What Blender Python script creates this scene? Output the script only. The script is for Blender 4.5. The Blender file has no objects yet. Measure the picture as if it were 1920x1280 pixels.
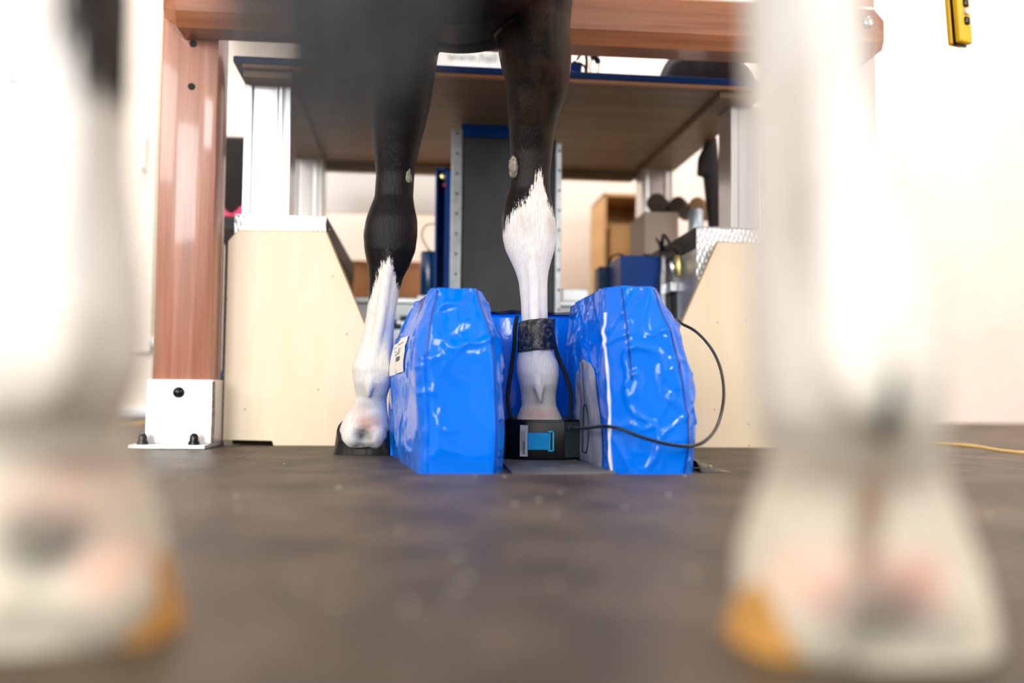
import bpy, bmesh, math, random
import numpy as np
from mathutils import Vector, Matrix, noise as mn

random.seed(7)
rng = np.random.default_rng(7)
sc = bpy.context.scene
COL = sc.collection

# ------------------------------------------------------------------ camera
F = 1750.0                      # focal length in pixels of a 1920 px wide frame
PSI, PIT, ROLL, CZ = math.radians(5.25), math.radians(3.0), 0.010, 0.135
f_ = Vector((math.sin(PSI)*math.cos(PIT), math.cos(PSI)*math.cos(PIT), math.sin(PIT)))
r0 = Vector((math.cos(PSI), -math.sin(PSI), 0)); u0 = r0.cross(f_)
r_ = r0*math.cos(ROLL) + u0*math.sin(ROLL); u_ = r_.cross(f_)
CAM = Vector((0, 0, CZ))
cd = bpy.data.cameras.new('camera'); co = bpy.data.objects.new('camera', cd); COL.objects.link(co)
co.matrix_world = Matrix(((r_.x, u_.x, -f_.x, 0), (r_.y, u_.y, -f_.y, 0), (r_.z, u_.z, -f_.z, CZ), (0, 0, 0, 1)))
cd.sensor_width = 36.0; cd.lens = F/1920*36.0; cd.clip_start = 0.02; cd.clip_end = 60
cd.dof.use_dof = True; cd.dof.focus_distance = 1.80; cd.dof.aperture_fstop = 1.45
cd.dof.aperture_blades = 0
sc.camera = co

def ray(px, py): return f_ + r_*((px-960)/F) + u_*((640-py)/F)
def at(px, py, Y): d = ray(px, py); return CAM + d*(Y/d.y)
def onz(px, py, z=0.0): d = ray(px, py); return CAM + d*((z-CZ)/d.z)

# ------------------------------------------------------------------ world, lights, exposure
sc.view_settings.view_transform = 'Standard'; sc.view_settings.look = 'None'
sc.view_settings.gamma = 1.0; sc.view_settings.use_curve_mapping = False
sc.view_settings.exposure = -0.02
sc.cycles.use_denoising = True
W = bpy.data.worlds.new('daylight'); sc.world = W; W.use_nodes = True
W.node_tree.nodes['Background'].inputs[0].default_value = (0.93, 0.97, 1.0, 1)
W.node_tree.nodes['Background'].inputs[1].default_value = 0.45

def area(name, loc, target, sx, sy, power, color):
    l = bpy.data.lights.new(name, 'AREA'); l.shape = 'RECTANGLE'; l.size = sx; l.size_y = sy
    l.energy = power; l.color = color
    o = bpy.data.objects.new(name, l); COL.objects.link(o); o.location = loc
    o.rotation_euler = (Vector(target)-Vector(loc)).to_track_quat('-Z', 'Y').to_euler()
    return o
area('window_light', (-2.9, -1.2, 1.7), (0.4, 1.6, 0.5), 1.5, 1.2, 70, (1.0, 0.985, 0.96))
area('door_light', (-2.9, -7.3, 1.7), (0.2, 1.8, 0.4), 3.0, 2.6, 410, (1.0, 0.99, 0.97))
area('high_window_light', (-0.2, -4.6, 2.35), (0.2, 1.8, 0.4), 0.8, 0.8, 55, (1.0, 0.98, 0.97))
area('high_window_light', (1.3, -4.6, 2.0), (0.3, 1.8, 0.4), 0.7, 0.9, 50, (1.0, 0.98, 0.97))
area('side_light', (3.0, 0.2, 1.9), (0.3, 2.0, 0.6), 1.2, 1.0, 34, (1.0, 0.97, 0.93))
area('strip_light', (-1.3, 3.3, 2.95), (-1.3, 3.3, 0), 0.35, 1.6, 54, (1.0, 0.96, 0.9))
area('strip_light', (1.9, 3.2, 2.95), (1.9, 3.2, 0), 0.35, 1.6, 54, (1.0, 0.94, 0.9))
area('strip_light', (0.3, 3.9, 2.95), (0.3, 3.9, 0), 1.6, 0.3, 38, (1.0, 0.94, 0.88))

# ------------------------------------------------------------------ materials
def lin(c):
    return tuple((x/255/12.92 if x/255 <= 0.04045 else ((x/255+0.055)/1.055)**2.4) for x in c) + (1.0,)

def mat(name, c, rough=0.5, metal=0.0, c2=None, scale=(20, 20, 20), detail=4, ramp=(0.35, 0.65), bump=0.0,
        bscale=(80, 80, 80), coat=0.0, rough2=None, spec=0.5):
    m = bpy.data.materials.new(name); m.use_nodes = True
    nt = m.node_tree; b = nt.nodes['Principled BSDF']
    b.inputs['Base Color'].default_value = lin(c); b.inputs['Roughness'].default_value = rough
    b.inputs['Metallic'].default_value = metal; b.inputs['Coat Weight'].default_value = coat
    b.inputs['Coat Roughness'].default_value = 0.06
    b.inputs['Specular IOR Level'].default_value = spec
    tc = nt.nodes.new('ShaderNodeTexCoord')
    def noise(sc_, det):
        mp = nt.nodes.new('ShaderNodeMapping'); mp.inputs['Scale'].default_value = sc_
        nt.links.new(tc.outputs['Object'], mp.inputs['Vector'])
        n = nt.nodes.new('ShaderNodeTexNoise'); n.inputs['Scale'].default_value = 1.0
        n.inputs['Detail'].default_value = det; n.inputs['Roughness'].default_value = 0.6
        nt.links.new(mp.outputs[0], n.inputs['Vector']); return n
    if c2 is not None:
        n = noise(scale, detail); r = nt.nodes.new('ShaderNodeValToRGB')
        r.color_ramp.elements[0].position = ramp[0]; r.color_ramp.elements[1].position = ramp[1]
        r.color_ramp.elements[0].color = lin(c); r.color_ramp.elements[1].color = lin(c2)
        nt.links.new(n.outputs[0], r.inputs[0]); nt.links.new(r.outputs[0], b.inputs['Base Color'])
        if rough2 is not None:
            mr = nt.nodes.new('ShaderNodeMapRange'); mr.inputs[1].default_value = ramp[0]; mr.inputs[2].default_value = ramp[1]
            mr.inputs[3].default_value = rough; mr.inputs[4].default_value = rough2
            nt.links.new(n.outputs[0], mr.inputs[0]); nt.links.new(mr.outputs[0], b.inputs['Roughness'])
    if bump:
        n2 = noise(bscale, 4); bp = nt.nodes.new('ShaderNodeBump'); bp.inputs['Strength'].default_value = 1.0
        bp.inputs['Distance'].default_value = bump
        nt.links.new(n2.outputs[0], bp.inputs['Height']); nt.links.new(bp.outputs[0], b.inputs['Normal'])
    return m

M = {}
M['wall'] = mat('painted_wall', (238, 225, 215), 0.7, c2=(243, 232, 223), scale=(3, 3, 3), bump=0.0006, bscale=(60, 60, 60))
M['ceil'] = mat('ceiling_paint', (240, 236, 230), 0.8)
M['door'] = mat('cream_door_paint', (243, 235, 221), 0.4, c2=(247, 241, 230), scale=(2, 2, 2))
M['trim'] = mat('grey_trim', (186, 186, 172), 0.4)
M['trim2'] = mat('blue_white_trim', (222, 230, 236), 0.35)
M['wood_x'] = mat('redwood_grain_across', (146, 86, 54), 0.33, c2=(200, 132, 92), scale=(1.6, 26, 42), detail=6, ramp=(0.28, 0.72), bump=0.0004, bscale=(4, 150, 150), coat=0.35)
M['wood_z'] = mat('redwood_grain_upright', (150, 92, 70), 0.3, c2=(204, 142, 114), scale=(42, 26, 1.4), detail=6, ramp=(0.28, 0.72), bump=0.0004, bscale=(150, 150, 4), coat=0.4)
M['ply'] = mat('birch_plywood', (245, 222, 186), 0.42, c2=(249, 233, 206), scale=(16, 16, 1.6), detail=6, ramp=(0.3, 0.7), bump=0.0002, bscale=(60, 60, 8))
M['ply_edge'] = mat('plywood_edge', (150, 118, 80), 0.6, c2=(196, 164, 118), scale=(4, 160, 4))
M['under'] = mat('brown_board_underside', (122, 99, 68), 0.5, c2=(148, 122, 88), scale=(1.5, 22, 10), detail=5)
M['edge_wood'] = mat('pale_edge_wood', (176, 136, 98), 0.5)
M['blue_top'] = mat('dark_blue_top', (0, 66, 142), 0.35, spec=0.2)
M['blue_steel'] = mat('blue_painted_steel', (0, 58, 134), 0.4, c2=(0, 64, 144), spec=0.2)
M['navy'] = mat('navy_paint', (0, 40, 74), 0.4, spec=0.25)
M['alu'] = mat('brushed_aluminium', (205, 207, 208), 0.3, 0.88, c2=(222, 223, 224), scale=(60, 60, 1.2))
M['alu_w'] = mat('pale_aluminium', (226, 230, 231), 0.3, 0.45, c2=(236, 238, 238), scale=(2, 30, 30))
M['galv'] = mat('galvanised_steel', (172, 178, 180), 0.38, 0.55, c2=(196, 201, 203), scale=(30, 30, 30))
M['shoe'] = mat('galvanised_shoe_steel', (224, 224, 224), 0.3, 0.35, c2=(244, 244, 244), scale=(18, 18, 18), ramp=(0.25, 0.5), bump=0.0006, bscale=(40, 40, 40))
M['weld'] = mat('rusty_weld', (92, 78, 66), 0.6, 0.4, c2=(150, 140, 128), scale=(120, 120, 120), bump=0.002, bscale=(120, 120, 120))
M['black_cap'] = mat('black_plastic', (14, 14, 16), 0.25)
M['black_rub'] = mat('black_rubber_sheet', (44, 48, 52), 0.62, c2=(58, 61, 64), scale=(12, 12, 5), bump=0.0004, bscale=(30, 30, 30))
M['black'] = mat('matt_black', (16, 16, 17), 0.6)
M['coil'] = mat('coil_black_plastic', (6, 6, 7), 0.38, spec=0.3)
M['coil_grey'] = mat('coil_grey_rubber', (46, 60, 62), 0.5)
M['cloth'] = mat('dark_cloth', (34, 36, 44), 0.9, c2=(46, 46, 54), scale=(30, 30, 30), bump=0.001, bscale=(200, 200, 200))
M['pink'] = mat('pink_cloth', (222, 50, 108), 0.8)
M['bag_black'] = mat('black_foam', (30, 29, 25), 0.85)
M['vinyl'] = mat('blue_vinyl', (0, 116, 246), 0.075, c2=(0, 121, 250), scale=(6, 6, 6), bump=0.0004, bscale=(26, 26, 16), spec=0.36)
M['seam'] = mat('dark_blue_seam', (4, 48, 140), 0.3)
M['piping'] = mat('white_piping', (238, 238, 240), 0.3)
M['grey_panel'] = mat('grey_vinyl_panel', (150, 152, 164), 0.25, c2=(176, 177, 186), scale=(30, 30, 8), ramp=(0.45, 0.6), bump=0.001, bscale=(40, 40, 20))
M['ink'] = mat('dark_green_ink', (22, 52, 50), 0.5)
M['paper'] = mat('white_paper', (246, 244, 240), 0.5)
M['grey_ink'] = mat('grey_ink', (96, 98, 104), 0.6)
M['sign_ink'] = mat('green_grey_ink', (112, 134, 130), 0.6)
M['cyan'] = mat('cyan_webbing', (0, 138, 204), 0.6, spec=0.2, c2=(0, 148, 214), bump=0.0003, bscale=(500, 500, 500))
M['cyan_b'] = mat('cyan_buckle', (10, 172, 222), 0.35)
M['label'] = mat('silver_label', (184, 190, 194), 0.4)
M['cable'] = mat('black_cable', (22, 18, 18), 0.28)
M['yellow'] = mat('yellow_plastic', (244, 190, 4), 0.4)
M['button_w'] = mat('white_button', (216, 216, 204), 0.4)
M['hoof'] = mat('dark_hoof_horn', (22, 19, 18), 0.35, c2=(66, 60, 50), scale=(90, 90, 6), ramp=(0.45, 0.75), bump=0.0008, bscale=(100, 100, 12))
M['hoof_pale'] = mat('amber_hoof_horn', (176, 122, 48), 0.4, c2=(206, 156, 84), scale=(90, 90, 6), bump=0.0006, bscale=(100, 100, 12))
M['chestnut'] = mat('chestnut_callus', (120, 112, 98), 0.8, c2=(164, 158, 142), scale=(160, 160, 90), ramp=(0.4, 0.6), bump=0.004, bscale=(170, 170, 90))
M['strap'] = mat('worn_black_band', (18, 18, 19), 0.4, c2=(94, 96, 98), scale=(130, 130, 130), detail=8, ramp=(0.47, 0.66), bump=0.002, bscale=(110, 110, 110))
M['cord'] = mat('black_elastic', (10, 10, 11), 0.8, bump=0.0008, bscale=(400, 400, 400))
M['tan'] = mat('tan_wood_panel', (196, 150, 92), 0.5, c2=(208, 164, 106), scale=(3, 3, 14))
M['orange_wood'] = mat('orange_brown_wood', (188, 126, 76), 0.55, c2=(198, 138, 90), scale=(3, 3, 20))
M['taupe'] = mat('taupe_paint', (164, 148, 134), 0.6)
M['roll'] = mat('brown_felt', (70, 58, 46), 0.9, c2=(84, 72, 58))
M['roll2'] = mat('tan_felt', (158, 126, 94), 0.9)
M['silver'] = mat('silver_can', (176, 190, 204), 0.3, 0.6)
M['motor'] = mat('blue_motor_paint', (6, 66, 116), 0.25, coat=0.4)
M['brass'] = mat('brass', (206, 190, 120), 0.25, 0.9)
M['red'] = mat('red_plastic', (180, 30, 36), 0.4)
M['straw'] = mat('straw', (222, 186, 108), 0.7)
M['crumb'] = mat('pale_debris', (200, 192, 176), 0.8)
M['green_wire'] = mat('green_wire', (70, 100, 76), 0.5)
M['plat'] = mat('worn_grey_board', (84, 82, 80), 0.5, c2=(136, 134, 132), scale=(10, 4, 10), detail=7, ramp=(0.35, 0.7), bump=0.0015, bscale=(20, 9, 20))
M['plastic_bag'] = mat('black_plastic_sheet', (10, 12, 16), 0.15, bump=0.006, bscale=(60, 60, 60))
M['chip'] = mat('yellow_green_chip', (206, 212, 60), 0.6)
M['chrome'] = mat('chrome', (220, 220, 220), 0.12, 1.0)
M['hole'] = mat('hole_black', (10, 8, 7), 0.7)

# rubber floor with speckles and a mat joint
def floor_mat():
    m = mat('rubber_floor', (42, 35, 28), 0.5, c2=(108, 94, 76), scale=(9, 6, 9), detail=10, ramp=(0.3, 0.74), bump=0.0018, bscale=(70, 45, 70), spec=0.22)
    nt = m.node_tree; b = nt.nodes['Principled BSDF']
    tc = nt.nodes.new('ShaderNodeTexCoord')
    n = nt.nodes.new('ShaderNodeTexNoise'); n.inputs['Scale'].default_value = 240; n.inputs['Detail'].default_value = 2
    nt.links.new(tc.outputs['Object'], n.inputs['Vector'])
    rp = nt.nodes.new('ShaderNodeValToRGB'); rp.color_ramp.elements[0].position = .62; rp.color_ramp.elements[1].position = .72
    nt.links.new(n.outputs[0], rp.inputs[0])
    src = b.inputs['Base Color'].links[0].from_socket
    mx = nt.nodes.new('ShaderNodeMix'); mx.data_type = 'RGBA'
    nt.links.new(rp.outputs[0], mx.inputs['Factor']); nt.links.new(src, mx.inputs[6]); mx.inputs[7].default_value = lin((118, 104, 86))
    # joint between two mats
    a, c = onz(498, 839), onz(391, 884)
    d = (c-a).normalized(); nrm = Vector((d.y, -d.x, 0)); off = nrm.dot(a)
    dp = nt.nodes.new('ShaderNodeVectorMath'); dp.operation = 'DOT_PRODUCT'; dp.inputs[1].default_value = nrm
    nt.links.new(tc.outputs['Object'], dp.inputs[0])
    s = nt.nodes.new('ShaderNodeMath'); s.operation = 'SUBTRACT'; s.inputs[1].default_value = off; nt.links.new(dp.outputs['Value'], s.inputs[0])
    ab = nt.nodes.new('ShaderNodeMath'); ab.operation = 'ABSOLUTE'; nt.links.new(s.outputs[0], ab.inputs[0])
    lt = nt.nodes.new('ShaderNodeMath'); lt.operation = 'LESS_THAN'; lt.inputs[1].default_value = 0.0011; nt.links.new(ab.outputs[0], lt.inputs[0])
    mx2 = nt.nodes.new('ShaderNodeMix'); mx2.data_type = 'RGBA'
    nt.links.new(lt.outputs[0], mx2.inputs['Factor']); nt.links.new(mx.outputs[2], mx2.inputs[6]); mx2.inputs[7].default_value = lin((22, 18, 15))
    nt.links.new(mx2.outputs[2], b.inputs['Base Color'])
    return m
M['floor'] = floor_mat()

def checker_plate_mat():
    m = mat('chequer_plate', (206, 208, 208), 0.28, 0.6)
    nt = m.node_tree; b = nt.nodes['Principled BSDF']; tc = nt.nodes.new('ShaderNodeTexCoord')
    outs = []
    for ang in (0.7, -0.87):
        mp = nt.nodes.new('ShaderNodeMapping'); mp.inputs['Rotation'].default_value = (0, ang, 0); mp.inputs['Scale'].default_value = (120, 120, 42)
        nt.links.new(tc.outputs['Object'], mp.inputs[0])
        v = nt.nodes.new('ShaderNodeTexVoronoi'); v.inputs['Scale'].default_value = 1.0; v.inputs['Randomness'].default_value = 0.15
        nt.links.new(mp.outputs[0], v.inputs[0]); outs.append(v.outputs['Distance'])
    mi = nt.nodes.new('ShaderNodeMath'); mi.operation = 'MINIMUM'
    nt.links.new(outs[0], mi.inputs[0]); nt.links.new(outs[1], mi.inputs[1])
    bp = nt.nodes.new('ShaderNodeBump'); bp.invert = True; bp.inputs['Distance'].default_value = 0.0015
    nt.links.new(mi.outputs[0], bp.inputs['Height']); nt.links.new(bp.outputs[0], b.inputs['Normal'])
    return m
M['checker'] = checker_plate_mat()

# ------------------------------------------------------------------ mesh helpers (all in world coordinates)
class MB:
    def __init__(s): s.v = []; s.f = []
    def add(s, vs, fs):
        o = len(s.v); s.v += [tuple(v) for v in vs]; s.f += [tuple(i+o for i in f) for f in fs]; return s
    def bm(s, b):
        b.verts.index_update()
        s.add([v.co.copy() for v in b.verts], [[v.index for v in f.verts] for f in b.faces]); b.free(); return s
    def box(s, x0, x1, y0, y1, z0, z1, bev=0.0, seg=2, mtx=None):
        b = bmesh.new(); bmesh.ops.create_cube(b, size=1)
        for v in b.verts:
            v.co = Vector((x0 if v.co.x < 0 else x1, y0 if v.co.y < 0 else y1, z0 if v.co.z < 0 else z1))
        if bev: bmesh.ops.bevel(b, geom=b.edges[:], offset=bev, segments=seg, affect='EDGES', profile=0.5)
        if mtx: bmesh.ops.transform(b, matrix=mtx, verts=b.verts)
        return s.bm(b)
    def prism(s, poly, axis, a, c, bev=0.0):
        """poly in the plane across axis ('x': (y,z), 'y': (x,z), 'z': (x,y)), extruded from a to c"""
        b = bmesh.new()
        def p3(p, t): return {'x': (t, p[0], p[1]), 'y': (p[0], t, p[1]), 'z': (p[0], p[1], t)}[axis]
        v0 = [b.verts.new(p3(p, a)) for p in poly]; v1 = [b.verts.new(p3(p, c)) for p in poly]
        b.faces.new(v0); b.faces.new(v1[::-1]); n = len(poly)
        for i in range(n): b.faces.new((v0[i], v1[i], v1[(i+1) % n], v0[(i+1) % n]))
        bmesh.ops.recalc_face_normals(b, faces=b.faces)
        if bev: bmesh.ops.bevel(b, geom=b.edges[:], offset=bev, segments=2, affect='EDGES', profile=0.5)
        return s.bm(b)
    def loft(s, rings, cap=True, closed=True):
        vs = [p for r in rings for p in r]; n = len(rings[0]); fs = []
        for i in range(len(rings)-1):
            for j in range(n if closed else n-1):
                k = (j+1) % n
                fs.append((i*n+j, i*n+k, (i+1)*n+k, (i+1)*n+j))
        if cap:
            fs.append(tuple(range(n-1, -1, -1))); fs.append(tuple((len(rings)-1)*n+j for j in range(n)))
        return s.add(vs, fs)
    def cyl(s, p0, p1, r0_, r1_=None, n=20, bev=0.0):
        r1_ = r0_ if r1_ is None else r1_
        p0, p1 = Vector(p0), Vector(p1); d = (p1-p0); L = d.length; d.normalize()
        a = d.orthogonal().normalized(); c = d.cross(a)
        prof = [(0, r0_), (L, r1_)] if not bev else [(0, r0_-bev), (bev*.4, r0_-bev*.3), (bev, r0_), (L-bev, r1_), (L-bev*.4, r1_-bev*.3), (L, r1_-bev)]
        return s.loft([[p0+d*t+(a*math.cos(q)+c*math.sin(q))*r for q in [2*math.pi*j/n for j in range(n)]] for t, r in prof])
    def tube(s, pts, r, n=10, sub=6):
        pts = [Vector(p) for p in pts]; P = [pts[0]]+pts+[pts[-1]]; out = []
        for i in range(1, len(P)-2):
            for k in range(sub):
                t = k/sub; p0, p1, p2, p3 = P[i-1:i+3]
                out.append(0.5*((2*p1)+(p2-p0)*t+(2*p0-5*p1+4*p2-p3)*t*t+(3*p1-p0-3*p2+p3)*t**3))
        out.append(pts[-1]); rings = []; a = None
        for i, p in enumerate(out):
            d = (out[min(i+1, len(out)-1)]-out[max(i-1, 0)]).normalized()
            a = d.orthogonal().normalized() if a is None else (a-d*a.dot(d)).normalized()
            c = d.cross(a); rr = r(i/(len(out)-1)) if callable(r) else r
            rings.append([p+(a*math.cos(q)+c*math.sin(q))*rr for q in [2*math.pi*j/n for j in range(n)]])
        return s.loft(rings)
    def ell(s, c, r, n=20, m=12, rot=None):
        rings = []
        for i in range(m+1):
            ph = math.pi*min(max(i/m, .004), .996)
            ring = []
            for j in range(n):
                q = 2*math.pi*j/n
                v = Vector((r[0]*math.sin(ph)*math.cos(q), r[1]*math.sin(ph)*math.sin(q), -r[2]*math.cos(ph)))
                ring.append(Vector(c)+(rot @ v if rot else v))
            rings.append(ring)
        return s.loft(rings)
    def grid(s, P):
        h, w = len(P), len(P[0]); vs = [p for r in P for p in r]
        return s.add(vs, [(i*w+j, i*w+j+1, (i+1)*w+j+1, (i+1)*w+j) for i in range(h-1) for j in range(w-1)])
    def build(s, name, m, parent=None, smooth=False, angle=40, recalc=True):
        me = bpy.data.meshes.new(name)
        off = wloc(parent)
        me.from_pydata([(v[0]-off.x, v[1]-off.y, v[2]-off.z) for v in s.v], [], s.f)
        if recalc:
            b = bmesh.new(); b.from_mesh(me); bmesh.ops.recalc_face_normals(b, faces=b.faces); b.to_mesh(me); b.free()
        me.materials.append(m); me.validate()
        if smooth: me.shade_auto(angle) if hasattr(me, 'shade_auto') else smooth_by_angle(me, angle)
        o = bpy.data.objects.new(name, me); COL.objects.link(o)
        if parent: o.parent = parent
        return o

def smooth_by_angle(me, angle):
    for p in me.polygons: p.use_smooth = True
    me.set_sharp_from_angle(angle=math.radians(angle))

def wloc(o):
    v = Vector((0, 0, 0))
    while o is not None: v += Vector(o.location); o = o.parent
    return v

def tag(o, label, cat, group=None, kind=None):
    o['label'] = label; o['category'] = cat
    if group: o['group'] = group
    if kind: o['kind'] = kind
    return o
def thing(name, loc, label, cat, group=None):
    o = bpy.data.objects.new(name, None); COL.objects.link(o); o.location = loc; o.empty_display_size = .05
    return tag(o, label, cat, group)
def struct(o): o['kind'] = 'structure'; return o

# ------------------------------------------------------------------ the room
STEP = 0.012; YE = onz(960, 888, STEP).y
XL, XR, YB, YF, ZC = -3.3, 3.6, 4.28, -4.2, 3.0
poly = [(YF, -.1), (YB+.1, -.1), (YB+.1, 0), (YE+.004, 0), (YE, .003), (YE, STEP-.003), (YE-.003, STEP), (YF, STEP)]
struct(MB().prism(poly, 'x', XL-.1, XR+.1).build('floor', M['floor']))
struct(MB().box(XL-.1, XR+.1, YB, YB+.1, 0, ZC).build('wall_back', M['wall']))
struct(MB().box(XL-.1, XL, YF, YB, STEP, ZC).build('wall_left', M['wall']))
struct(MB().box(XR, XR+.1, YF, YB, STEP, ZC).build('wall_right', M['wall']))
struct(MB().box(XL-.1, XR+.1, YF, YB+.1, ZC, ZC+.1).build('ceiling', M['ceil']))

# cream sliding door on the left of the back wall
dx0, dx1 = at(-330, 400, YB-.06).x, at(287, 400, YB-.06).x
dz = at(250, 660, YB-.06).z
door = struct(MB().box(dx0, dx1, YB-.06, YB, dz, 2.3, .004).build('door_1', M['door']))
hx, hz0, hz1 = at(273, 290, YB-.06).x, at(273, 322, YB-.06).z, at(273, 256, YB-.06).z
MB().tube([(hx, YB-.06, hz0), (hx, YB-.10, hz0+.006), (hx, YB-.105, hz0+.03), (hx, YB-.105, hz1-.03), (hx, YB-.10, hz1-.006), (hx, YB-.06, hz1)], .011).build('door_handle', M['trim2'], door, True)
tx0, tx1 = at(291, 400, YB-.03).x, at(312, 400, YB-.03).x
struct(MB().box(tx0, tx1, YB-.03, YB, 0, 2.35, .004).build('trim_1', M['trim']))
struct(MB().box(dx0, at(283, 700, YB-.05).x, YB-.045, YB, at(250, 768, YB).z, dz-.012, .004).build('trim_2', M['door']))
z0, z1 = at(250, 781, YB-.03).z, at(250, 765, YB-.03).z
struct(MB().box(XL, at(284, 770, YB-.03).x, YB-.07, YB, max(z0, .004), z1, .006).build('baseboard_back', M['trim2']))
k = at(287, 641, YB-.08)
tag(MB().cyl((k.x, YB-.03, k.z), (k.x, YB-.10, k.z), .016, .02, bev=.004).build('door_stop', M['trim2'], None, True), 'small white round door stop beside the cream door edge', 'door stop')
# notice on the door
n0, n1 = at(8, 96, YB-.06), at(72, 186, YB-.06)
t = thing('notice', (n0.x, YB-.06, n1.z), 'white paper notice taped on the cream door, faint lines of print', 'notice')
MB().box(n0.x, n1.x, YB-.063, YB-.06, n1.z, n0.z).build('sheet', M['paper'], t)
for (a, b_, c, d) in ((19, 112, 40, 119), (20, 148, 38, 158)):
    p, q = at(a, b_, YB-.064), at(c, d, YB-.064)
    m = MB(); xs = np.linspace(p.x, q.x, 6)
    for i in range(5): m.box(xs[i], xs[i]+(xs[1]-xs[0])*.65, YB-.0645, YB-.063, q.z, p.z)
    m.build('print_line', M['grey_ink'], t)

# ------------------------------------------------------------------ wooden stocks: two posts, beam, steel shoes
BY, PY = 2.065, 2.155
bl, br = at(302, 10, BY), at(1664, 60, BY)
bx0, bx1 = bl.x, br.x
zf = (at(311, 19, BY).z + at(1619, 77, BY).z)/2          # bottom of front face
zb = (at(330, 46, BY).z + at(1415, 86, BY).z)/2 - .004   # underside
ztop = at(1640, 7, BY).z
stock = thing('stocks', ((bx0+bx1)/2, PY, 0), 'reddish wooden horse stocks, thick crossbeam bolted to two posts in steel shoes', 'stocks')
b = bmesh.new()
ys = [BY+(zf-zb)*.45, PY]
prof = [(BY+.018, zb), (PY-.004, zb), (PY, zb+.004), (PY, ztop), (BY+.02, ztop), (BY+.004, ztop-.012), (BY, ztop-.02), (BY, zf)]
v0 = []; n = len(prof)
cuts = [(bx0, .028), (bx0+.03, 0), (bx1-.03, 0), (bx1, .028)]
cy, cz = (BY+PY)/2, (zb+ztop)/2
rings = []
for x, ins in cuts:
    rings.append([(x, cy+(p[0]-cy)*(1-ins/.075), cz+(p[1]-cz)*(1-ins/.075)) for p in prof])
MB().loft(rings).build('crossbeam', M['wood_x'], stock)
bc = at(1625, 43, BY)
MB().cyl((bc.x, BY+.001, bc.z), (bc.x, BY-.010, bc.z), .0155, .0125, 24, .003).build('bolt', M['chrome'], stock, True)
pw = []
for (xa, xb) in ((at(291, 500, PY).x, at(400, 500, PY).x), (at(1534, 250, PY).x, at(1642.5, 250, PY).x)):
    pw.append((xa, xb))
    MB().box(xa, xb, PY+.001, PY+.105, .004, 1.6, .004).build('post', M['wood_z'], stock, True)
    z1 = at(340, 711, PY-.01).z
    m = MB(); th = .009
    m.box(xa-th, xb+th, PY-th, PY, .010, z1, .0015).box(xa-th, xa-.0005, PY, PY+.114, .010, z1, .0015).box(xb+.0005, xb+th, PY, PY+.114, .010, z1, .0015)
    sh = m.build('steel_shoe', M['shoe'], stock)
    MB().tube([(xb+th, PY-th+.001, .012), (xb+th+.001, PY-th, z1*.5), (xb+th, PY-th+.001, z1-.004)], .0035, 8, 14).build('weld_seam', M['weld'], sh, True)
    MB().box(xa-.03, xb+.006, PY-.062, PY+.135, .0005, .0095, .0015).build('base_plate', M['shoe'], stock)
    for px in (xa-.004, xb-.022):
        m = MB(); cx, cyy = px, PY-.042
        m.cyl((cx, cyy, .0095), (cx, cyy, .017), .0125, .012, 18)
        m.loft([[(cx+rr*math.cos(q), cyy+rr*math.sin(q), z) for q in np.linspace(0, 2*math.pi, 18, endpoint=False)] for z, rr in ((.017, .0098), (.026, .0096), (.031, .0075), (.034, .004), (.0345, .0005))])
        m.build('cap_nut', M['black_cap'], stock, True)
    cx = (xa+xb)/2-.002; czz = z1-.029
    m = MB().loft([[(cx+rr*math.cos(q), PY-.009-y, czz+rr*math.sin(q)) for q in np.linspace(0, 2*math.pi, 20, endpoint=False)] for y, rr in ((0, .0125), (.005, .012), (.009, .009), (.0115, .005), (.012, .0005))])
    m.build('dome_bolt', M['black_cap'], stock, True)
for (px, py) in ((362, 82), (359, 162)):
    c = at(px, py, PY); MB().cyl((c.x, PY+.002, c.z), (c.x, PY-.0015, c.z), .0082, .0078, 20).build('plug', M['hole'], stock)

# ------------------------------------------------------------------ plywood guard boards
GY = 2.245
def board(pts, label, specks):
    w = [at(x, y, GY) for x, y in pts]
    poly = [(p.x, max(p.z, 0.0005)) for p in w]
    cx = sum(p[0] for p in poly)/len(poly)
    t = thing('guard_board', (cx, GY, 0), label, 'board', 'plywood guard boards')
    pan = MB().prism(poly, 'y', GY, GY+.018).build('panel', M['ply'], t)
    n = len(poly); m = MB()
    for (px, py) in specks:
        c = at(px, py, GY); m.ell((c.x, GY, c.z), (.0022, .0004, .0016), 8, 6)
    kn = m.build('knots', M['weld'], t)
    bmx = bmesh.new(); bmx.from_mesh(pan.data); nf = len(bmx.faces); bmx.from_mesh(kn.data); bmx.faces.ensure_lookup_table()
    for fc in bmx.faces[nf:]: fc.material_index = 1
    bmx.to_mesh(pan.data); bmx.free(); pan.data.materials.append(M['weld']); bpy.data.objects.remove(kn)
    m = MB()
    for i in range(n):
        a, c = poly[i], poly[(i+1) % n]
        if a[1] > .02 or c[1] > .02:
            m.tube([(a[0], GY+.009, a[1]), (c[0], GY+.009, c[1])], .0035, 6, 1)
    m.build('edge_veneer', M['ply_edge'], t)
    return t
board([(428, 452), (447, 432), (611, 434), (683, 607), (764, 802), (764, 836), (513, 835), (510, 826), (418, 824)],
      'pale plywood guard board between the left post and the left blue pad', [(624, 518), (650, 626), (597, 730), (459, 767), (640, 808), (618, 430), (425, 560)])
board([(1346, 454), (1530, 461), (1538, 470), (1531, 842), (1440, 840), (1180, 838), (1180, 818), (1281, 601)],
      'pale plywood guard board behind the right blue pad and the curved cable', [(1345, 604), (1340, 768), (1404, 795), (1405, 835), (1400, 600)])

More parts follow.
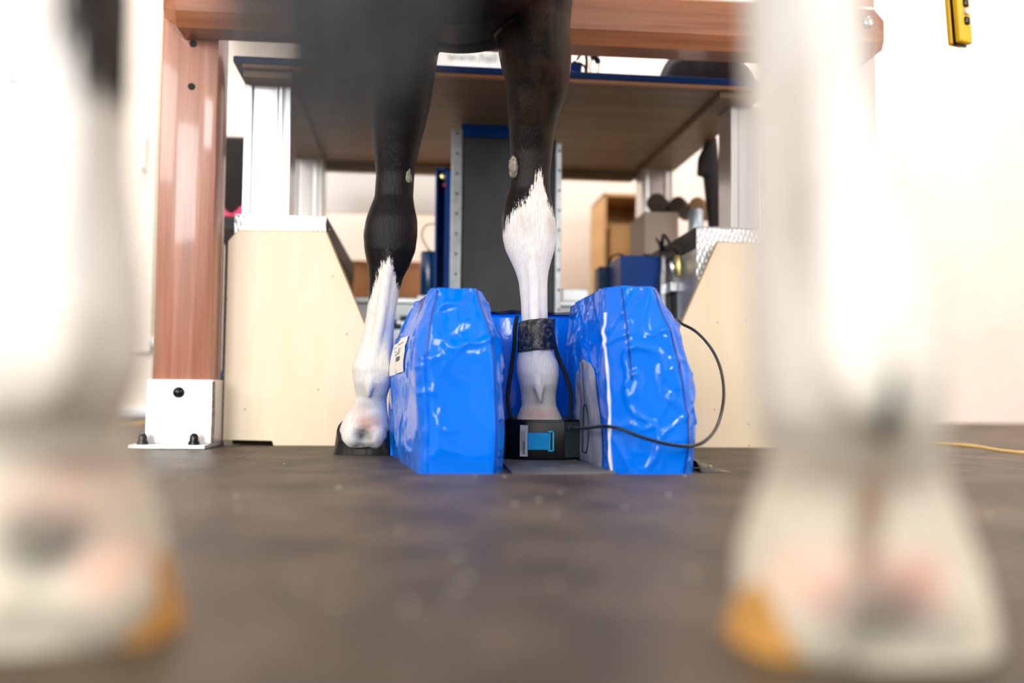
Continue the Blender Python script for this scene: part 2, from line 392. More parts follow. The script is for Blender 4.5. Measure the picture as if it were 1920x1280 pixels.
# ------------------------------------------------------------------ workbench with blue top on aluminium legs
ZT = .90
FL = onz(437, 120, ZT); FR0 = onz(1340, 162, ZT)
d = (FR0-FL).normalized(); FR = FL+d*((FR0-FL).length*1.125); nb = Vector((-d.y, d.x, 0)); D = .98
tab = thing('workbench', (FL+d*.6+nb*.45)*1.0, 'blue topped workbench on thick aluminium legs behind the wooden stocks', 'workbench')
tab.location.z = 0
RZ = Matrix.Translation(FL) @ Matrix(((d.x, nb.x, 0, 0), (d.y, nb.y, 0, 0), (0, 0, 1, 0), (0, 0, 0, 1)))
L = (FR-FL).length
def tb(m, x0, x1, y0, y1, za, zb_, bev=0): return m.box(x0, x1, y0, y1, za-ZT, zb_-ZT, bev, 2, RZ)
tb(MB(), 0, L, 0, D, ZT+.005, ZT+.022, .003).build('tabletop', M['blue_top'], tab)
ml = MB(); tb(ml, .02, L-.02, .004, .02, ZT-.004, ZT+.005, .001); ml.build('edge_strip', M['edge_wood'], tab)
mu = MB(); tb(mu, .05, L-.02, .02, D-.01, ZT-.004, ZT+.005); mu.build('underboard', M['under'], tab)
mr = MB(); tb(mr, .135, L-.13, D-.06, D-.02, ZT-.03, ZT-.004, .002); mr.build('rear_rail', M['under'], tab)
for (u0_, u1_) in ((.02, .135), (L*.905, L-.018)):
    mq = MB(); tb(mq, u0_, u1_, .022, D-.02, ZT-.022, ZT-.004, .002); mq.build('side_rail', M['under'], tab)
def leg_at(pxa, pxb, Y, ztop_, zbot):
    xa, xb = at(pxa, 330, Y).x, at(pxb, 330, Y).x; w = xb-xa; g = w*.16
    # slotted extrusion profile
    s = .004; y0, y1 = Y, Y+w*.9
    poly = [(xa, y0), (xa+g, y0), (xa+g+.004, y0+s), (xb-g*1.6-.004, y0+s), (xb-g*1.6, y0), (xb-g*1.1, y0), (xb-g*1.1+.002, y0+s), (xb-g*.8, y0+s), (xb-g*.8+.002, y0), (xb, y0), (xb, y1), (xa, y1)]
    return MB().prism(poly, 'z', zbot, ztop_, .0012).build('leg', M['alu'], tab)
leg_at(455, 543, 2.30, ZT-.0225, .5535)
leg_at(1371, 1452, 2.32, ZT-.0225, .5535)
leg_at(547, 607, 3.02, ZT-.0225, .5535)
leg_at(1204, 1262, 3.02, ZT-.0225, .5535)

# equipment plinths with chequer plate fronts
def plinth(xa, xb, y0, y1, z1, inner, label, side_m):
    t = thing('plinth', ((xa+xb)/2, y0, 0), label, 'plinth', 'chequer plate plinths')
    MB().box(xa, xb, y0+.034, y1, 0, z1-.003, .002).build('carcass', side_m, t)
    MB().box(xa, xb, y0, y0+.0335, .09, z1-.004).build('front_plate', M['checker'], t)
    MB().box(xa-.0, xb+.0, y0, y1, z1-.003, z1, .001).build('top_plate', M['alu'], t)
    xi = xb if inner > 0 else xa
    MB().box(xi-.003, xi+.003, y0+.005, y1, z1-.055, z1-.002, .001).build('edge_trim', M['black'], t)
    return t
zp = .553
plinth(at(440, 420, 2.285).x, at(611, 420, 2.285).x, 2.285, 3.15, zp, 1, 'chequer plate plinth with black inner side, behind the left plywood board', M['black'])
plinth(at(1306, 430, 2.285).x, at(1480, 430, 2.285).x, 2.285, 3.15, zp, -1, 'chequer plate plinth with grey inner side, behind the right plywood board', M['galv'])
xr_in = at(1306, 430, 2.285).x

# white shelf-like cross member between the plinths
cx0, cx1 = at(611, 420, 2.285).x+.004, xr_in-.004
t = thing('cross_member', ((cx0+cx1)/2, 2.72, 0), 'pale aluminium cross member joining the two plinths low behind the leg', 'cross member')
MB().box(cx0, cx1, 2.72, 2.98, .385, .40, .002).build('top_plate', M['alu_w'], t)
MB().box(cx0, cx1, 2.735, 2.97, .335, .385).build('channel', M['galv'], t)
MB().box(cx0, cx1, 2.715, 2.98, .0, .335, .002).build('lower_face', M['alu_w'], t)
m = MB()
for px, py in ((736, 604), (758, 597), (745, 612)):
    c = at(px, py, 2.715); m.box(c.x-.012, c.x+.012, 2.712, 2.716, c.z-.008, c.z+.008)
m.build('slot', M['ink'], t)

# lifting column
KY = 2.60
ca, cb = at(866, 400, KY).x, at(1042, 400, KY).x
zc0, zc1 = at(930, 258, KY).z, at(930, 235, KY).z
t = thing('lifting_column', ((ca+cb)/2, KY, 0), 'tall dark rubber faced column with blue cap and drilled steel rails', 'column')
MB().box(ca, cb, KY, KY+.10, .0, zc0, .003).build('rubber_face', M['black_rub'], t)
MB().box(ca-.004, cb-.02, KY-.006, KY+.10, zc0+.0005, zc1, .003).build('cap', M['blue_steel'], t)
for (pa, pb, yt) in ((845, 865, 244), (1041, 1052, 270)):
    xa, xb = at(pa, 400, KY).x, at(pb, 400, KY).x
    zt = at((pa+pb)/2, yt, KY).z
    r = MB().box(xa, xb-.001, KY-.012, KY-.001 if pa < 900 else KY+.04, .0, zt, .0015).build('rail', M['galv'], t)
    m = MB(); xm = (xa+xb)/2+.001
    py = yt+8
    while py < 600:
        z = at(855, py, KY).z
        m.cyl((xm, KY-.0135, z), (xm, KY-.011, z), .0037, n=12); py += 37.5
    m.build('bolt_holes', M['ink'], r)
# blue channel at the left of the column
ga, gb = at(816, 400, KY+.02).x, at(845, 400, KY+.02).x
zg = at(830, 315, KY+.02).z
ch = MB(); y0, y1 = KY+.02, KY+.11
ch.box(ga, ga+.005, y0, y1, 0, zg).box(gb-.016, gb, y0, y1, 0, zg).box(ga, gb, y1-.005, y1, 0, zg).box(ga, gb, y0, y1, zg-.006, zg)
ch.build('channel', M['blue_steel'], t)
c = at(832, 331, KY+.04)
MB().cyl((c.x, KY+.03, c.z), (c.x, KY+.09, c.z), .011, .009, bev=.002).build('brass_fitting', M['brass'], t, True)
c = at(834, 347, KY+.04)
MB().cyl((c.x, KY+.035, c.z), (c.x, KY+.09, c.z), .006, .006).build('red_fitting', M['red'], t, True)

# motor and its wire on the cross member
c = at(805, 500, 2.80); zm0, zm1 = .4145, at(805, 470, 2.80).z
t = thing('electric_motor', (c.x, 2.82, .40), 'blue cylindrical motor standing beside the blue channel', 'motor')
MB().box(c.x-.035, c.x+.012, 2.78, 2.86, .4005, .4145, .002).build('foot', M['alu_w'], t)
MB().cyl((c.x, 2.82, zm0), (c.x, 2.82, zm1), .027, .027, 28, .004).build('body', M['motor'], t, True)
MB().tube([(c.x+.004, 2.82, zm1), (c.x-.012, 2.82, zm1+.02), (c.x-.024, 2.82, zm1+.05), (c.x-.012, 2.82, zm1+.08), (c.x+.02, 2.83, zm1+.088)], .0022, 8).build('wire', M['green_wire'], t, True)

# white junction box, dark transformer, blue control box on the right of the cross member
a, b2 = at(1054, 550, 2.74), at(1104, 541, 2.74)
tag(MB().box(a.x, b2.x, 2.74, 2.80, .4005, at(1080, 541, 2.74).z, .003).build('junction_box', M['alu_w']), 'flat white box lying on the cross member right of the leg', 'box')
a, b2 = at(1122, 540, 2.72), at(1160, 500, 2.72)
t = thing('power_adapter', ((a.x+b2.x)/2, 2.74, .40), 'small navy power adapter with upright plug beside the blue control box', 'adapter')
MB().box(a.x, b2.x, 2.72, 2.79, .4005, b2.z, .004).build('body', M['navy'], t)
c = at(1143, 490, 2.75)
MB().cyl((c.x, 2.755, b2.z-.001), (c.x, 2.755, b2.z+.022), .011, .007, 14).build('plug', M['black'], t, True)
MB().tube([(c.x, 2.755, b2.z+.02), (c.x+.012, 2.755, b2.z+.038), (c.x+.04, 2.76, b2.z+.042), (c.x+.07, 2.80, b2.z+.03)], .003, 8).build('cord', M['black'], t, True)
a, b2 = at(1164, 540, 2.54), at(1239, 480, 2.54)
t = thing('control_box', ((a.x+b2.x)/2, 2.54, 0), 'blue steel control box tucked beside the right plinth, behind the right blue pad', 'box')
MB().box(a.x, b2.x, 2.54, 2.70, .001, b2.z, .003).build('case', M['blue_steel'], t)
MB().box(b2.x, b2.x+.012, 2.535, 2.70, .001, b2.z, .001).build('side_flange', M['alu_w'], t)
for zz in (.43, .47, .51): MB().cyl((b2.x+.006, 2.5345, zz), (b2.x+.006, 2.531, zz), .004, n=10).build('screw', M['chrome'], t, True)

# bracket and connectors on the inner side of the right plinth
c = at(1262, 540, 2.5)
tag(MB().box(at(1258, 535, 2.46).x, xr_in-.0005, 2.46, 2.54, at(1270, 546, 2.46).z, at(1270, 528, 2.46).z, .002).build('bracket', M['alu_w']), 'pale aluminium angle bracket on the inner side of the right plinth', 'bracket')
tag(MB().box(at(1274, 560, 2.47).x, xr_in-.0005, 2.47, 2.53, at(1280, 640, 2.47).z, at(1280, 548, 2.47).z, .002).build('shade_block', M['black']), 'black block in place of shade under the pale bracket on the right plinth', 'block')  # added black block stands in for the shadow below the bracket
c = at(1297, 500, 2.40)
t = thing('cable_connector', (xr_in-.012, 2.40, c.z), 'metal cable connector with black lead hanging on the right plinth', 'connector')
MB().cyl((xr_in-.015, 2.40, c.z+.03), (xr_in-.013, 2.40, c.z-.028), .009, .011, 16, .002).build('sleeve', M['brass'], t, True)
MB().cyl((xr_in-.030, 2.41, c.z+.016), (xr_in-.028, 2.41, c.z-.018), .007, .008, 14, .002).build('coupling', M['chrome'], t, True)
MB().tube([(xr_in-.015, 2.40, c.z+.03), (xr_in-.022, 2.44, c.z+.06), (xr_in-.03, 2.50, c.z+.10), (xr_in-.012, 2.58, zp-.02), (xr_in-.006, 2.62, zp+.014)], .0045, 8).build('lead', M['black'], t, True)
t = tag(MB().tube([(xr_in-.012, 2.62, zp+.012), (xr_in-.03, 2.58, zp+.016), (xr_in-.034, 2.52, zp-.02), (xr_in-.034, 2.515, zp-.08), (xr_in-.042, 2.515, zp-.14), (xr_in-.045, 2.515, .34)], .003, 8).build('signal_cable', M['black'], None, True), 'thin black cable dropping from the right plinth past the blue control box', 'cable')

# things on the right plinth: taupe box, silver can, three felt rolls
a, b2 = at(1222, 470, 2.95), at(1285, 402, 2.95)
a.x = max(a.x, xr_in+.002)
BX0, BX1, BYY = xr_in+.003, xr_in+.10, 2.72
zbx = at(1255, 401, 2.78).z+.006
tag(MB().box(BX0-.02, BX1-.01, 2.78, 2.98, zp+.0005, zbx, .003).build('storage_box', M['taupe']), 'taupe box on the right plinth under the brown felt rolls', 'box')
c = at(1297, 430, 2.62)
tag(MB().cyl((c.x+.012, 2.62, zp+.0005), (c.x+.012, 2.62, at(1297, 393, 2.62).z), .024, .021, 24, .002).build('metal_can', M['silver'], None, True), 'small silver can on the right plinth in front of the taupe box', 'can')
rolls = [((1222, 398), .030, M['roll'], 'dark brown felt roll, lowest and leftmost on the taupe box'), ((1262, 386), .026, M['roll'], 'dark brown felt roll in the middle of the three on the taupe box'), ((1298, 380), .026, M['roll2'], 'tan felt roll, rightmost of the three on the taupe box')]
for i, ((px, py), rr, mm, lab) in enumerate(rolls):
    c = at(px, py, 2.84); z = zbx+rr+.0005
    m = MB(); ax = Vector((.45, .9, .0)).normalized()
    p0 = Vector((c.x, 2.79, z)); 
    m.cyl(p0, p0+ax*.15, rr, rr, 24, .006)
    o = m.build('felt_roll', mm, None, True)
    tag(o, lab, 'roll', 'felt rolls on the plinth')

# cloth bundle, blue strap, clips on the bench top
def cloth_heap(name, pts, r, m, label, cat, seed):
    v = MB(); R = random.Random(seed)
    for p in pts: v.ell(p, r, 18, 10)
    o = v.build(name, m, None, True, 70)
    for q in o.data.vertices:
        k = mn.noise_vector(q.co*22)*.012; q.co += k
        q.co.z = max(q.co.z, ZT+.0225)
    return tag(o, label, cat)
pc = onz(1352, 147, ZT+.022)
hp = MB(); NX, NY = 40, 16; P = []
for j in range(NY+1):
    row = []
    for i in range(NX+1):
        u, v = i/NX*2-1, j/NY*2-1
        h = max(0, (1-abs(u)**3)*(1-v*v))**.55*(.125+.05*mn.noise(Vector((u*2.2, v*1.5, 3))))
        h += .03*abs(mn.noise(Vector((u*6, v*4, 1))))*(1-abs(u)) if h > 0 else 0
        base = pc+d*(u*.128)+nb*(.14+v*.09)
        row.append((base.x, base.y, ZT+.0225+h))
    P.append(row)
hp.grid(P)
bot = [[(p[0], p[1], ZT+.0222) for p in row] for row in P]; hp.grid(bot)
tag(hp.build('jacket', M['cloth'], None, True, 80, recalc=False), 'dark folded jacket heaped on the right of the blue bench top', 'jacket')
# blue cuff strap with clips
c = onz(1085, 136, ZT+.022)
t = thing('halter', (c.x, c.y+.06, ZT+.022), 'blue and dark straps with a brass ring on the blue bench top', 'halter')
yy = c.y+.06
def P(px, py, dy=0): q = at(px, py, yy+dy); return (q.x, q.y, max(q.z, ZT+.0255))
w = MB(); w.prism([(P(1068, 128)[0], P(1068, 128)[2]), (P(1090, 133)[0], P(1088, 137)[2]), (P(1092, 122)[0], P(1092, 122)[2]), (P(1078, 112)[0], P(1078, 112)[2]), (P(1066, 124)[0], P(1066, 120)[2])], 'y', yy, yy+.035, .002)
w.build('cuff', M['blue_top'], t)
MB().tube([P(1096, 92), P(1099, 104), P(1100, 118), P(1099, 136)], .0042, 8).build('strap', M['navy'], t, True)
MB().tube([P(1082, 112), P(1088, 103), P(1096, 94), P(1104, 84)], .0035, 8).build('cord', M['black'], t, True)
MB().tube([P(1084, 117), P(1092, 121), P(1097, 127), P(1098, 136)], .003, 8).build('cord', M['black'], t, True)
MB().tube([P(1108, 108), P(1114, 107), P(1120, 112), P(1121, 118)], .0075, 10).build('padded_clip', M['navy'], t, True)
MB().tube([P(1107, 136), P(1106, 126), P(1108, 116), P(1114, 111), P(1121, 116), P(1123, 126), P(1121, 136)], .0016, 8).build('wire_loop', M['green_wire'], t, True)
q = at(1108, 102, yy); MB().ell((q.x, yy, q.z), (.007, .006, .007), 12, 8).build('brass_ring', M['brass'], t, True)

# white sign board standing behind the bench top
SY = 3.55
a, b2 = at(560, 60, SY), at(1030, 60, SY)
t = thing('sign_board', ((a.x+b2.x)/2, SY, ZT), 'white sign board with grey green lettering behind the blue bench top', 'sign')
zs0 = .012
MB().box(a.x, b2.x, SY, SY+.012, .80, at(800, 20, SY).z, .002).build('panel', M['paper'], t)
for xx in (a.x+.05, b2.x-.05): MB().box(xx-.012, xx+.012, SY+.013, SY+.04, 0, 1.1, .002).build('stand_leg', M['alu'], t)
tc_ = bpy.data.curves.new('lettering', 'FONT'); tc_.body = 'www.hall'; tc_.size = .072; tc_.extrude = .0008
to = bpy.data.objects.new('lettering_source', tc_); COL.objects.link(to)
dg = bpy.context.evaluated_depsgraph_get(); tm = bpy.data.meshes.new_from_object(to.evaluated_get(dg)); bpy.data.objects.remove(to)
q = at(838, 113, SY)
sx = (at(932, 112, SY).x-q.x)/max(v.co.x for v in tm.vertices)
o = bpy.data.objects.new('lettering', tm); COL.objects.link(o); tm.materials.clear(); tm.materials.append(M['sign_ink'])
for v in tm.vertices: v.co = Vector((q.x+v.co.x*sx, SY-.001-v.co.z, q.z+v.co.y*sx))-wloc(t)
o.parent = t

# dark jacket hanging under the bench beside the right front leg
HY = 2.66
poly = [(1330, 262), (1345, 255), (1352, 330), (1356, 424), (1336, 424), (1331, 372), (1326, 326), (1314, 324), (1316, 290)]
w = [at(x, y, HY) for x, y in poly]
ob = MB().prism([(p.x, p.z) for p in w], 'y', HY, HY+.05, .006).build('hanging_jacket', M['black'], None, True)
tag(ob, 'black jacket hanging at the right end of the bench by the grey leg', 'jacket')

# tan wooden locker and wooden bench box by the back wall
LY = 3.85
a, b2 = at(1131, 545, LY), at(1216, 364, LY)
t = thing('locker', ((a.x+b2.x)/2, LY, 0), 'open tan wooden cabinet with sloping shelf against the back wall', 'cabinet')
x0, x1, z1 = a.x, b2.x, b2.z
MB().box(x0, x0+.012, LY, LY+.3, 0, z1).build('side_panel', M['tan'], t)
MB().box(x1-.012, x1, LY, LY+.3, 0, z1).build('side_panel', M['tan'], t)
MB().box(x0, x1, LY+.29, LY+.3, 0, z1).build('back_panel', M['tan'], t)
MB().box(x0, x1, LY, LY+.3, z1-.012, z1).build('top_panel', M['tan'], t)
zsl = at(1150, 412, LY).z
MB().box(x0+.012, x1-.012, LY+.10, LY+.29, zsl-.02, zsl).build('shelf', M['tan'], t)
MB().box(x0+.045, x1-.012, LY+.09, LY+.10, 0.0, zsl).build('front_panel', M['tan'], t)
QY = 3.45
a, b2 = at(640, 540, QY), at(800, 491, QY)
t = thing('wooden_chest', ((a.x+b2.x)/2, QY, 0), 'orange brown wooden chest behind the cross member at the left', 'chest')
MB().box(a.x, b2.x, QY, QY+.4, .0, b2.z-.014, .002).build('body', M['orange_wood'], t)
MB().box(a.x-.005, b2.x+.005, QY-.005, QY+.405, b2.z-.0135, b2.z, .002).build('lid', M['orange_wood'], t)

# trolley with black case and pink cloth in the gap beside the left post
TY = 3.15
a, b2 = at(380, 420, TY), at(480, 420, TY)
zt = at(440, 405, TY).z
t = thing('trolley', ((a.x+b2.x)/2, TY, 0), 'dark two shelf trolley in the gap beside the left wooden post', 'trolley')
MB().box(a.x, b2.x, TY, TY+.34, zt-.05, zt, .004).build('tray', M['black'], t)
MB().box(a.x, b2.x, TY, TY+.34, .16, .19, .004).build('tray', M['navy'], t)
for xx in (a.x+.015, b2.x-.015):
    for y2 in (TY+.02, TY+.32): MB().cyl((xx, y2, .03), (xx, y2, zt-.05), .012, .012, 12).build('upright', M['black'], t, True)
    for y2 in (TY+.02, TY+.32): MB().ell((xx, y2, .022), (.012, .022, .0215), 12, 8).build('castor', M['black'], t, True)
zk = at(440, 253, TY+.12).z
tag(MB().box(a.x+.01, b2.x-.02, TY+.12, TY+.26, zt+.0005, zk, .02, 4).build('foam_case', M['bag_black'], None, True), 'tall black foam case standing on the trolley beside the left post', 'case')
m = MB(); P2 = []
for j in range(9):
    row = []
    for i in range(25):
        u, v = i/24, j/8
        q = at(408+u*60, 390, TY+.02+v*.07)
        row.append((q.x, TY+.01+v*.09, zt+.004+.03*math.sin(math.pi*v)**.6*(.9+.55*math.sin(u*8+1.2))))
    P2.append(row)
m.grid(P2); m.grid([[(p[0], p[1], zt+.0008) for p in r] for r in P2])
tag(m.build('pink_cloth', M['pink'], None, True, 80, recalc=False), 'crumpled pink cloth lying on the trolley in front of the black case', 'cloth')

# ------------------------------------------------------------------ blue vinyl pads
def resample(poly, n):
    P = [Vector((p[0], p[1])) for p in poly]; L = []; tot = 0
    for i in range(len(P)):
        a, b = P[i], P[(i+1) % len(P)]; L.append((a, b, tot, (b-a).length)); tot += (b-a).length
    out = []; corners = [l[2]/tot for l in L]
    for k in range(n):
        s = k/n*tot
        for a, b, o, l in L:
            if o <= s <= o+l+1e-9: out.append(a.lerp(b, (s-o)/l if l else 0)); break
    return out, corners

class Pad:
    def __init__(s, poly, H, zsh, shrx, shry, cen, seed, amp=1.0, n=260, rnd=2, shift=0.0):
        s.shift = shift
        s.base, s.corn = resample(poly, n); s.n = n
        for _ in range(rnd): s.base = [(s.base[i-1]+s.base[i]*2+s.base[(i+1) % n])/4 for i in range(n)]
        s.H, s.zsh, s.shrx, s.shry, s.c, s.seed, s.amp = H, zsh, shrx, shry, Vector(cen), seed, amp
    def prof(s, t):   # t 0..1 up the side
        z = s.H*t
        k = max(0, (z-s.zsh)/(s.H-s.zsh))
        kk = k**1.7
        return z, 1-(1-s.shrx)*kk, 1-(1-s.shry)*kk
    def pt(s, u, t, off=0.0, dis=True):
        i = u*s.n; a = int(math.floor(i)) % s.n; fr = i-math.floor(i)
        p = s.base[a].lerp(s.base[(a+1) % s.n], fr)
        q0, q1 = s.base[(a-2) % s.n], s.base[(a+3) % s.n]
        tg = (q1-q0).normalized(); nr = Vector((tg.y, -tg.x))
        z, kx, ky = s.prof(t)
        x = s.c.x+(p.x-s.c.x)*kx+s.shift*max(0, (t-.25)/.75)**1.5; y = s.c.y+(p.y-s.c.y)*ky
        v = Vector((x, y, z))
        if dis:
            w = Vector((v.x*9+s.seed*3.1, v.y*9, v.z*7))
            w2 = Vector((v.x*16+v.z*5+s.seed, v.y*16, v.z*11-v.x*6))
            n1 = mn.noise(w2); n2 = mn.noise(Vector((v.x*22-v.z*10, v.y*22, v.z*13+s.seed*2)))
            patchy = max(0, min(1, .5+1.6*mn.noise(Vector((v.x*7+s.seed*5, v.y*7, v.z*7)))))
            e = .0058*mn.noise(w*1.1)+.0030*mn.noise(w*2.2+Vector((3, 1, 7)))+patchy*(.0085*max(0, .14-abs(n1))/.14*.55+.0028*max(0, .12-abs(n2))/.12)
            e += .0035*math.sin(math.pi*min(1, t*1.15))
            e *= s.amp*min(1, t*12+.15)
        else: e = 0
        return v+Vector((nr.x, nr.y, 0))*(e+off)
    def mesh(s, nz=110):
        m = MB(); rings = []
        for k in range(nz+1):
            rings.append([s.pt(i/s.n, k/nz) for i in range(s.n)])
        top = rings[-1]; c = sum((Vector(p) for p in top), Vector())/len(top)
        for q in (.97, .92, .84, .72, .56, .38, .2, .06, .005):
            lift = .006*(1-q**2)
            rings.append([Vector((c.x+(p.x-c.x)*q, c.y+(p.y-c.y)*q, c.z+(p.z-c.z)*q+lift+.003*mn.noise(Vector((p.x*30, p.y*30, q*3))))) for p in top])
        return m.loft(rings)
    def line(s, u0, u1, t0, t1, r, k=40, off=.001):
        return MB().tube([s.pt(u0+(u1-u0)*i/k, t0+(t1-t0)*i/k, off) for i in range(k+1)], r, 8, 2)

ZB = -0.0
def xy(px, py): q = onz(px, py, 0.0005); return (q.x, q.y)
def pad_poly_left():
    # walked so that the outside is on the right hand: front-left seam .. counter clockwise seen from above
    fl, fls = xy(783, 887), (onz(803, 890.5).x, onz(803, 890.5).y)
    frs = (onz(928, 890.5).x, onz(928, 890.5).y); fr = xy(943, 882)
    bl_ = xy(732, 851)
    return [fls, frs, fr, (fr[0]-.012, 1.93), (bl_[0], 1.93), bl_, fl]
PL = Pad(pad_poly_left(), .300, .175, .60, .90, ((onz(865, 888).x), 1.70), 1, shift=-.011)
PR_poly = [(onz(1190, 890.5).x, onz(1190, 890.5).y), (onz(1284, 890.5).x, onz(1284, 890.5).y), xy(1299, 886), (xy(1299, 886)[0]+.06, 1.93), (xy(1074, 858)[0], 1.93), xy(1078, 861), xy(1147, 887)]
PR = Pad(PR_poly, .309, .14, .66, .90, (onz(1196, 888).x+.01, 1.70), 2, shift=-.026)
gl = thing('vinyl_pad', (PL.c.x, 1.70, 0), 'glossy blue vinyl pad left of the boxed hoof, white label on its left side', 'pad', 'blue vinyl pads')
PL.mesh().build('cover', M['vinyl'], gl, True, 75)
cL = PL.corn
PL.line(cL[0], cL[0], .62, .99, .0013).build('seam', M['seam'], gl, True)
PL.line(cL[0]-.004, cL[0]-.004, .0, .64, lambda t: .0032+.0012*math.sin(t*23)).build('welt', M['vinyl'], gl, True)
PL.line(cL[1], cL[1], .0, .99, .0013).build('seam', M['seam'], gl, True)
# label on the left side (between back-left and front-left corners: corners 5..6)
ua, ub = cL[5], cL[6]
def patch(pad, uf, nu, nv, off):
    return [[pad.pt(*uf(i/nu, j/nv), off) for i in range(nu+1)] for j in range(nv+1)]
lab = lambda a, b: (ua+(ub-ua)*(.12+.52*a), .535+.215*b+.02*a)
lb = MB().grid(patch(PL, lab, 12, 14, .0022)).build('label', M['paper'], gl, True, recalc=False)
lb['label'] = 'white printed label'
m = MB()
for (b0, b1, a0, a1) in ((.84, .855, .1, .9), (.70, .715, .25, .85), (.655, .67, .3, .8), (.61, .625, .25, .8), (.565, .58, .3, .75), (.36, .48, .5, .8)):
    m.grid(patch(PL, lambda a, b, A0=a0, A1=a1, B0=b0, B1=b1: lab(A0+(A1-A0)*a, B0+(B1-B0)*b), 8, 2, .0028))
m.build('print_line', M['grey_ink'], lb, True, recalc=False)

gr = thing('vinyl_pad', (PR.c.x, 1.70, 0), 'glossy blue vinyl pad right of the boxed hoof, grey panel on its inner side', 'pad', 'blue vinyl pads')
PR.mesh().build('cover', M['vinyl'], gr, True, 75)
cR = PR.corn
PR.line(cR[0], cR[0], .5, .99, .0013).build('seam', M['seam'], gr, True)
PR.line(cR[1], cR[1], .0, .99, .0013).build('seam', M['seam'], gr, True)
pp = PR.line(cR[6], cR[6], .0, .86, lambda t: .0022+.0012*math.sin(t*17)**2, off=.0015).build('piping', M['piping'], gr, True)
pp['label'] = 'white piping'
ua2, ub2 = cR[5], cR[6]
def panel_uf(a, b):
    hw = (1-max(0, (b-.45)/.55)**2.6)**.5 if b < 1 else 0
    return (ua2+(ub2-ua2)*(.42+(a-.5)*.72*hw), .015+b*.615)
pn = MB().grid(patch(PR, panel_uf, 16, 40, .0016)).build('side_panel', M['grey_panel'], gr, True, recalc=False)
pn['label'] = 'grey arched panel'
circ = [PR.pt(ua2+(ub2-ua2)*(.42+.085*math.cos(q)), .215+.145*math.sin(q), .003) for q in np.linspace(0, 2*math.pi, 40)]
MB().tube(circ, .0012, 6, 2).build('ring_mark', M['ink'], pn, True)
MB().tube([PR.pt(ua2+(ub2-ua2)*.42, .37+.24*k/8, .003) for k in range(9)], .0008, 6, 2).build('line_mark', M['ink'], pn, True)

# low back pad joining them
YP = 1.955
xa, xb = at(905, 700, YP).x, at(1092, 700, YP).x
zpb = at(1000, 588, YP).z
gb_ = thing('vinyl_pad', ((xa+xb)/2, YP, 0), 'low blue vinyl pad across the back between the two tall pads', 'pad', 'blue vinyl pads')
m = MB(); m.box(xa+.002, xb-.002, YP, YP+.10, .0005, zpb, .01, 3); m.build('cover', M['vinyl'], gb_, True, 60)
lid = MB(); P3 = []
for j in range(13):
    row = []
    for i in range(41):
        u, v = i/40, j/12
        row.append((xa-.006+(xb-xa+.012)*u, YP-.014+.125*v, zpb+.0035+.003*math.sin(v*math.pi)+.0035*mn.noise(Vector((u*5, v*2, 4)))))
    P3.append(row)
lid.grid(P3); lid.grid([[(p[0], p[1], p[2]-.0028) for p in r] for r in P3])
lid.build('flap', M['vinyl'], gb_, True, 60, recalc=False)

# board under the boxed hoof
a, b2, c2, d2 = onz(946, 866, .006), onz(1100, 862, .006), onz(1172, 885, .006), onz(968, 889, .006)
bkY = 1.94
poly = [(d2.x, d2.y+.005), (c2.x-.012, c2.y+.012), (xy(1090, 866)[0]-.012, 1.78), (xy(1078, 861)[0]-.016, bkY), (d2.x-.004, bkY)]
tag(MB().prism(poly, 'z', .0003, .006, .001).build('standing_board', M['plat']), 'worn grey board on the floor between the blue pads, under the black coil box', 'board')

# ------------------------------------------------------------------ leg coil box
ZB0 = .0062
CY = onz(1020, 862, ZB0).y
def X(px, Y): return at(px, 830, Y).x
zt = at(1020, 787, CY).z
outer = [(X(990, CY), CY), (X(1058, CY), CY), (X(1086, CY+.025), CY+.025), (X(1088, CY+.05), CY+.05), (X(1084, CY+.17), CY+.19), (X(953, CY+.17), CY+.19), (X(944, CY+.06), CY+.06), (X(947, CY+.03), CY+.03), (X(975, CY+.008), CY+.008)]
ccx = sum(p[0] for p in outer)/9; ccy = CY+.1
coil = thing('leg_coil', (ccx, ccy, ZB0), 'black plastic coil box around the right front hoof, cyan strap on front', 'coil box')
def ins(k, dz=0): return [(ccx+(p[0]-ccx)*k, ccy+(p[1]-ccy)*k) for p in outer]
def ring(k, z): return [(p[0], p[1], z) for p in ins(k)]
MB().loft([ring(.985, ZB0), ring(1, ZB0+.003), ring(1, zt-.004), ring(.985, zt), ring(.90, zt), ring(.89, zt-.004), ring(.88, ZB0+.012)]).build('casing', M['coil'], coil, True, 30)
# grey facet plate at the right
p, q = outer[1], outer[2]; e = Vector((q[0]-p[0], q[1]-p[1], 0)); nn = Vector((e.y, -e.x, 0)).normalized()
def facet(m, p, q, u0, u1, z0, z1, th):
    P_, Q_ = Vector((p[0], p[1], 0)), Vector((q[0], q[1], 0)); e = Q_-P_; nr = Vector((e.y, -e.x, 0)).normalized()
    a, b = P_+e*u0, P_+e*u1
    vs = []
    for base in (a, b):
        for z in (z0, z1): vs += [base+Vector((0, 0, z))-nr*.0004, base+Vector((0, 0, z))+nr*th]
    return m.add(vs, [(0, 1, 3, 2), (4, 6, 7, 5), (0, 4, 5, 1), (2, 3, 7, 6), (1, 5, 7, 3), (0, 2, 6, 4)])
facet(MB(), outer[1], outer[2], .03, .94, ZB0+.004, zt-.004, .0012).build('grey_facet', M['coil_grey'], coil)
lbm = facet(MB(), outer[8], outer[0], .02, .98, ZB0+.006, zt-.010, .0008).build('label', M['label'], coil)
m = MB()
for u in (.14, .24, .36, .5, .62): facet(m, outer[8], outer[0], u, u+.05, ZB0+.012+.01*u, zt-.016-.03*(u % .3), .0011)
facet(m, outer[8], outer[0], .4, .62, ZB0+.01, ZB0+.035, .0011)
m.build('print_line', M['grey_ink'], lbm)
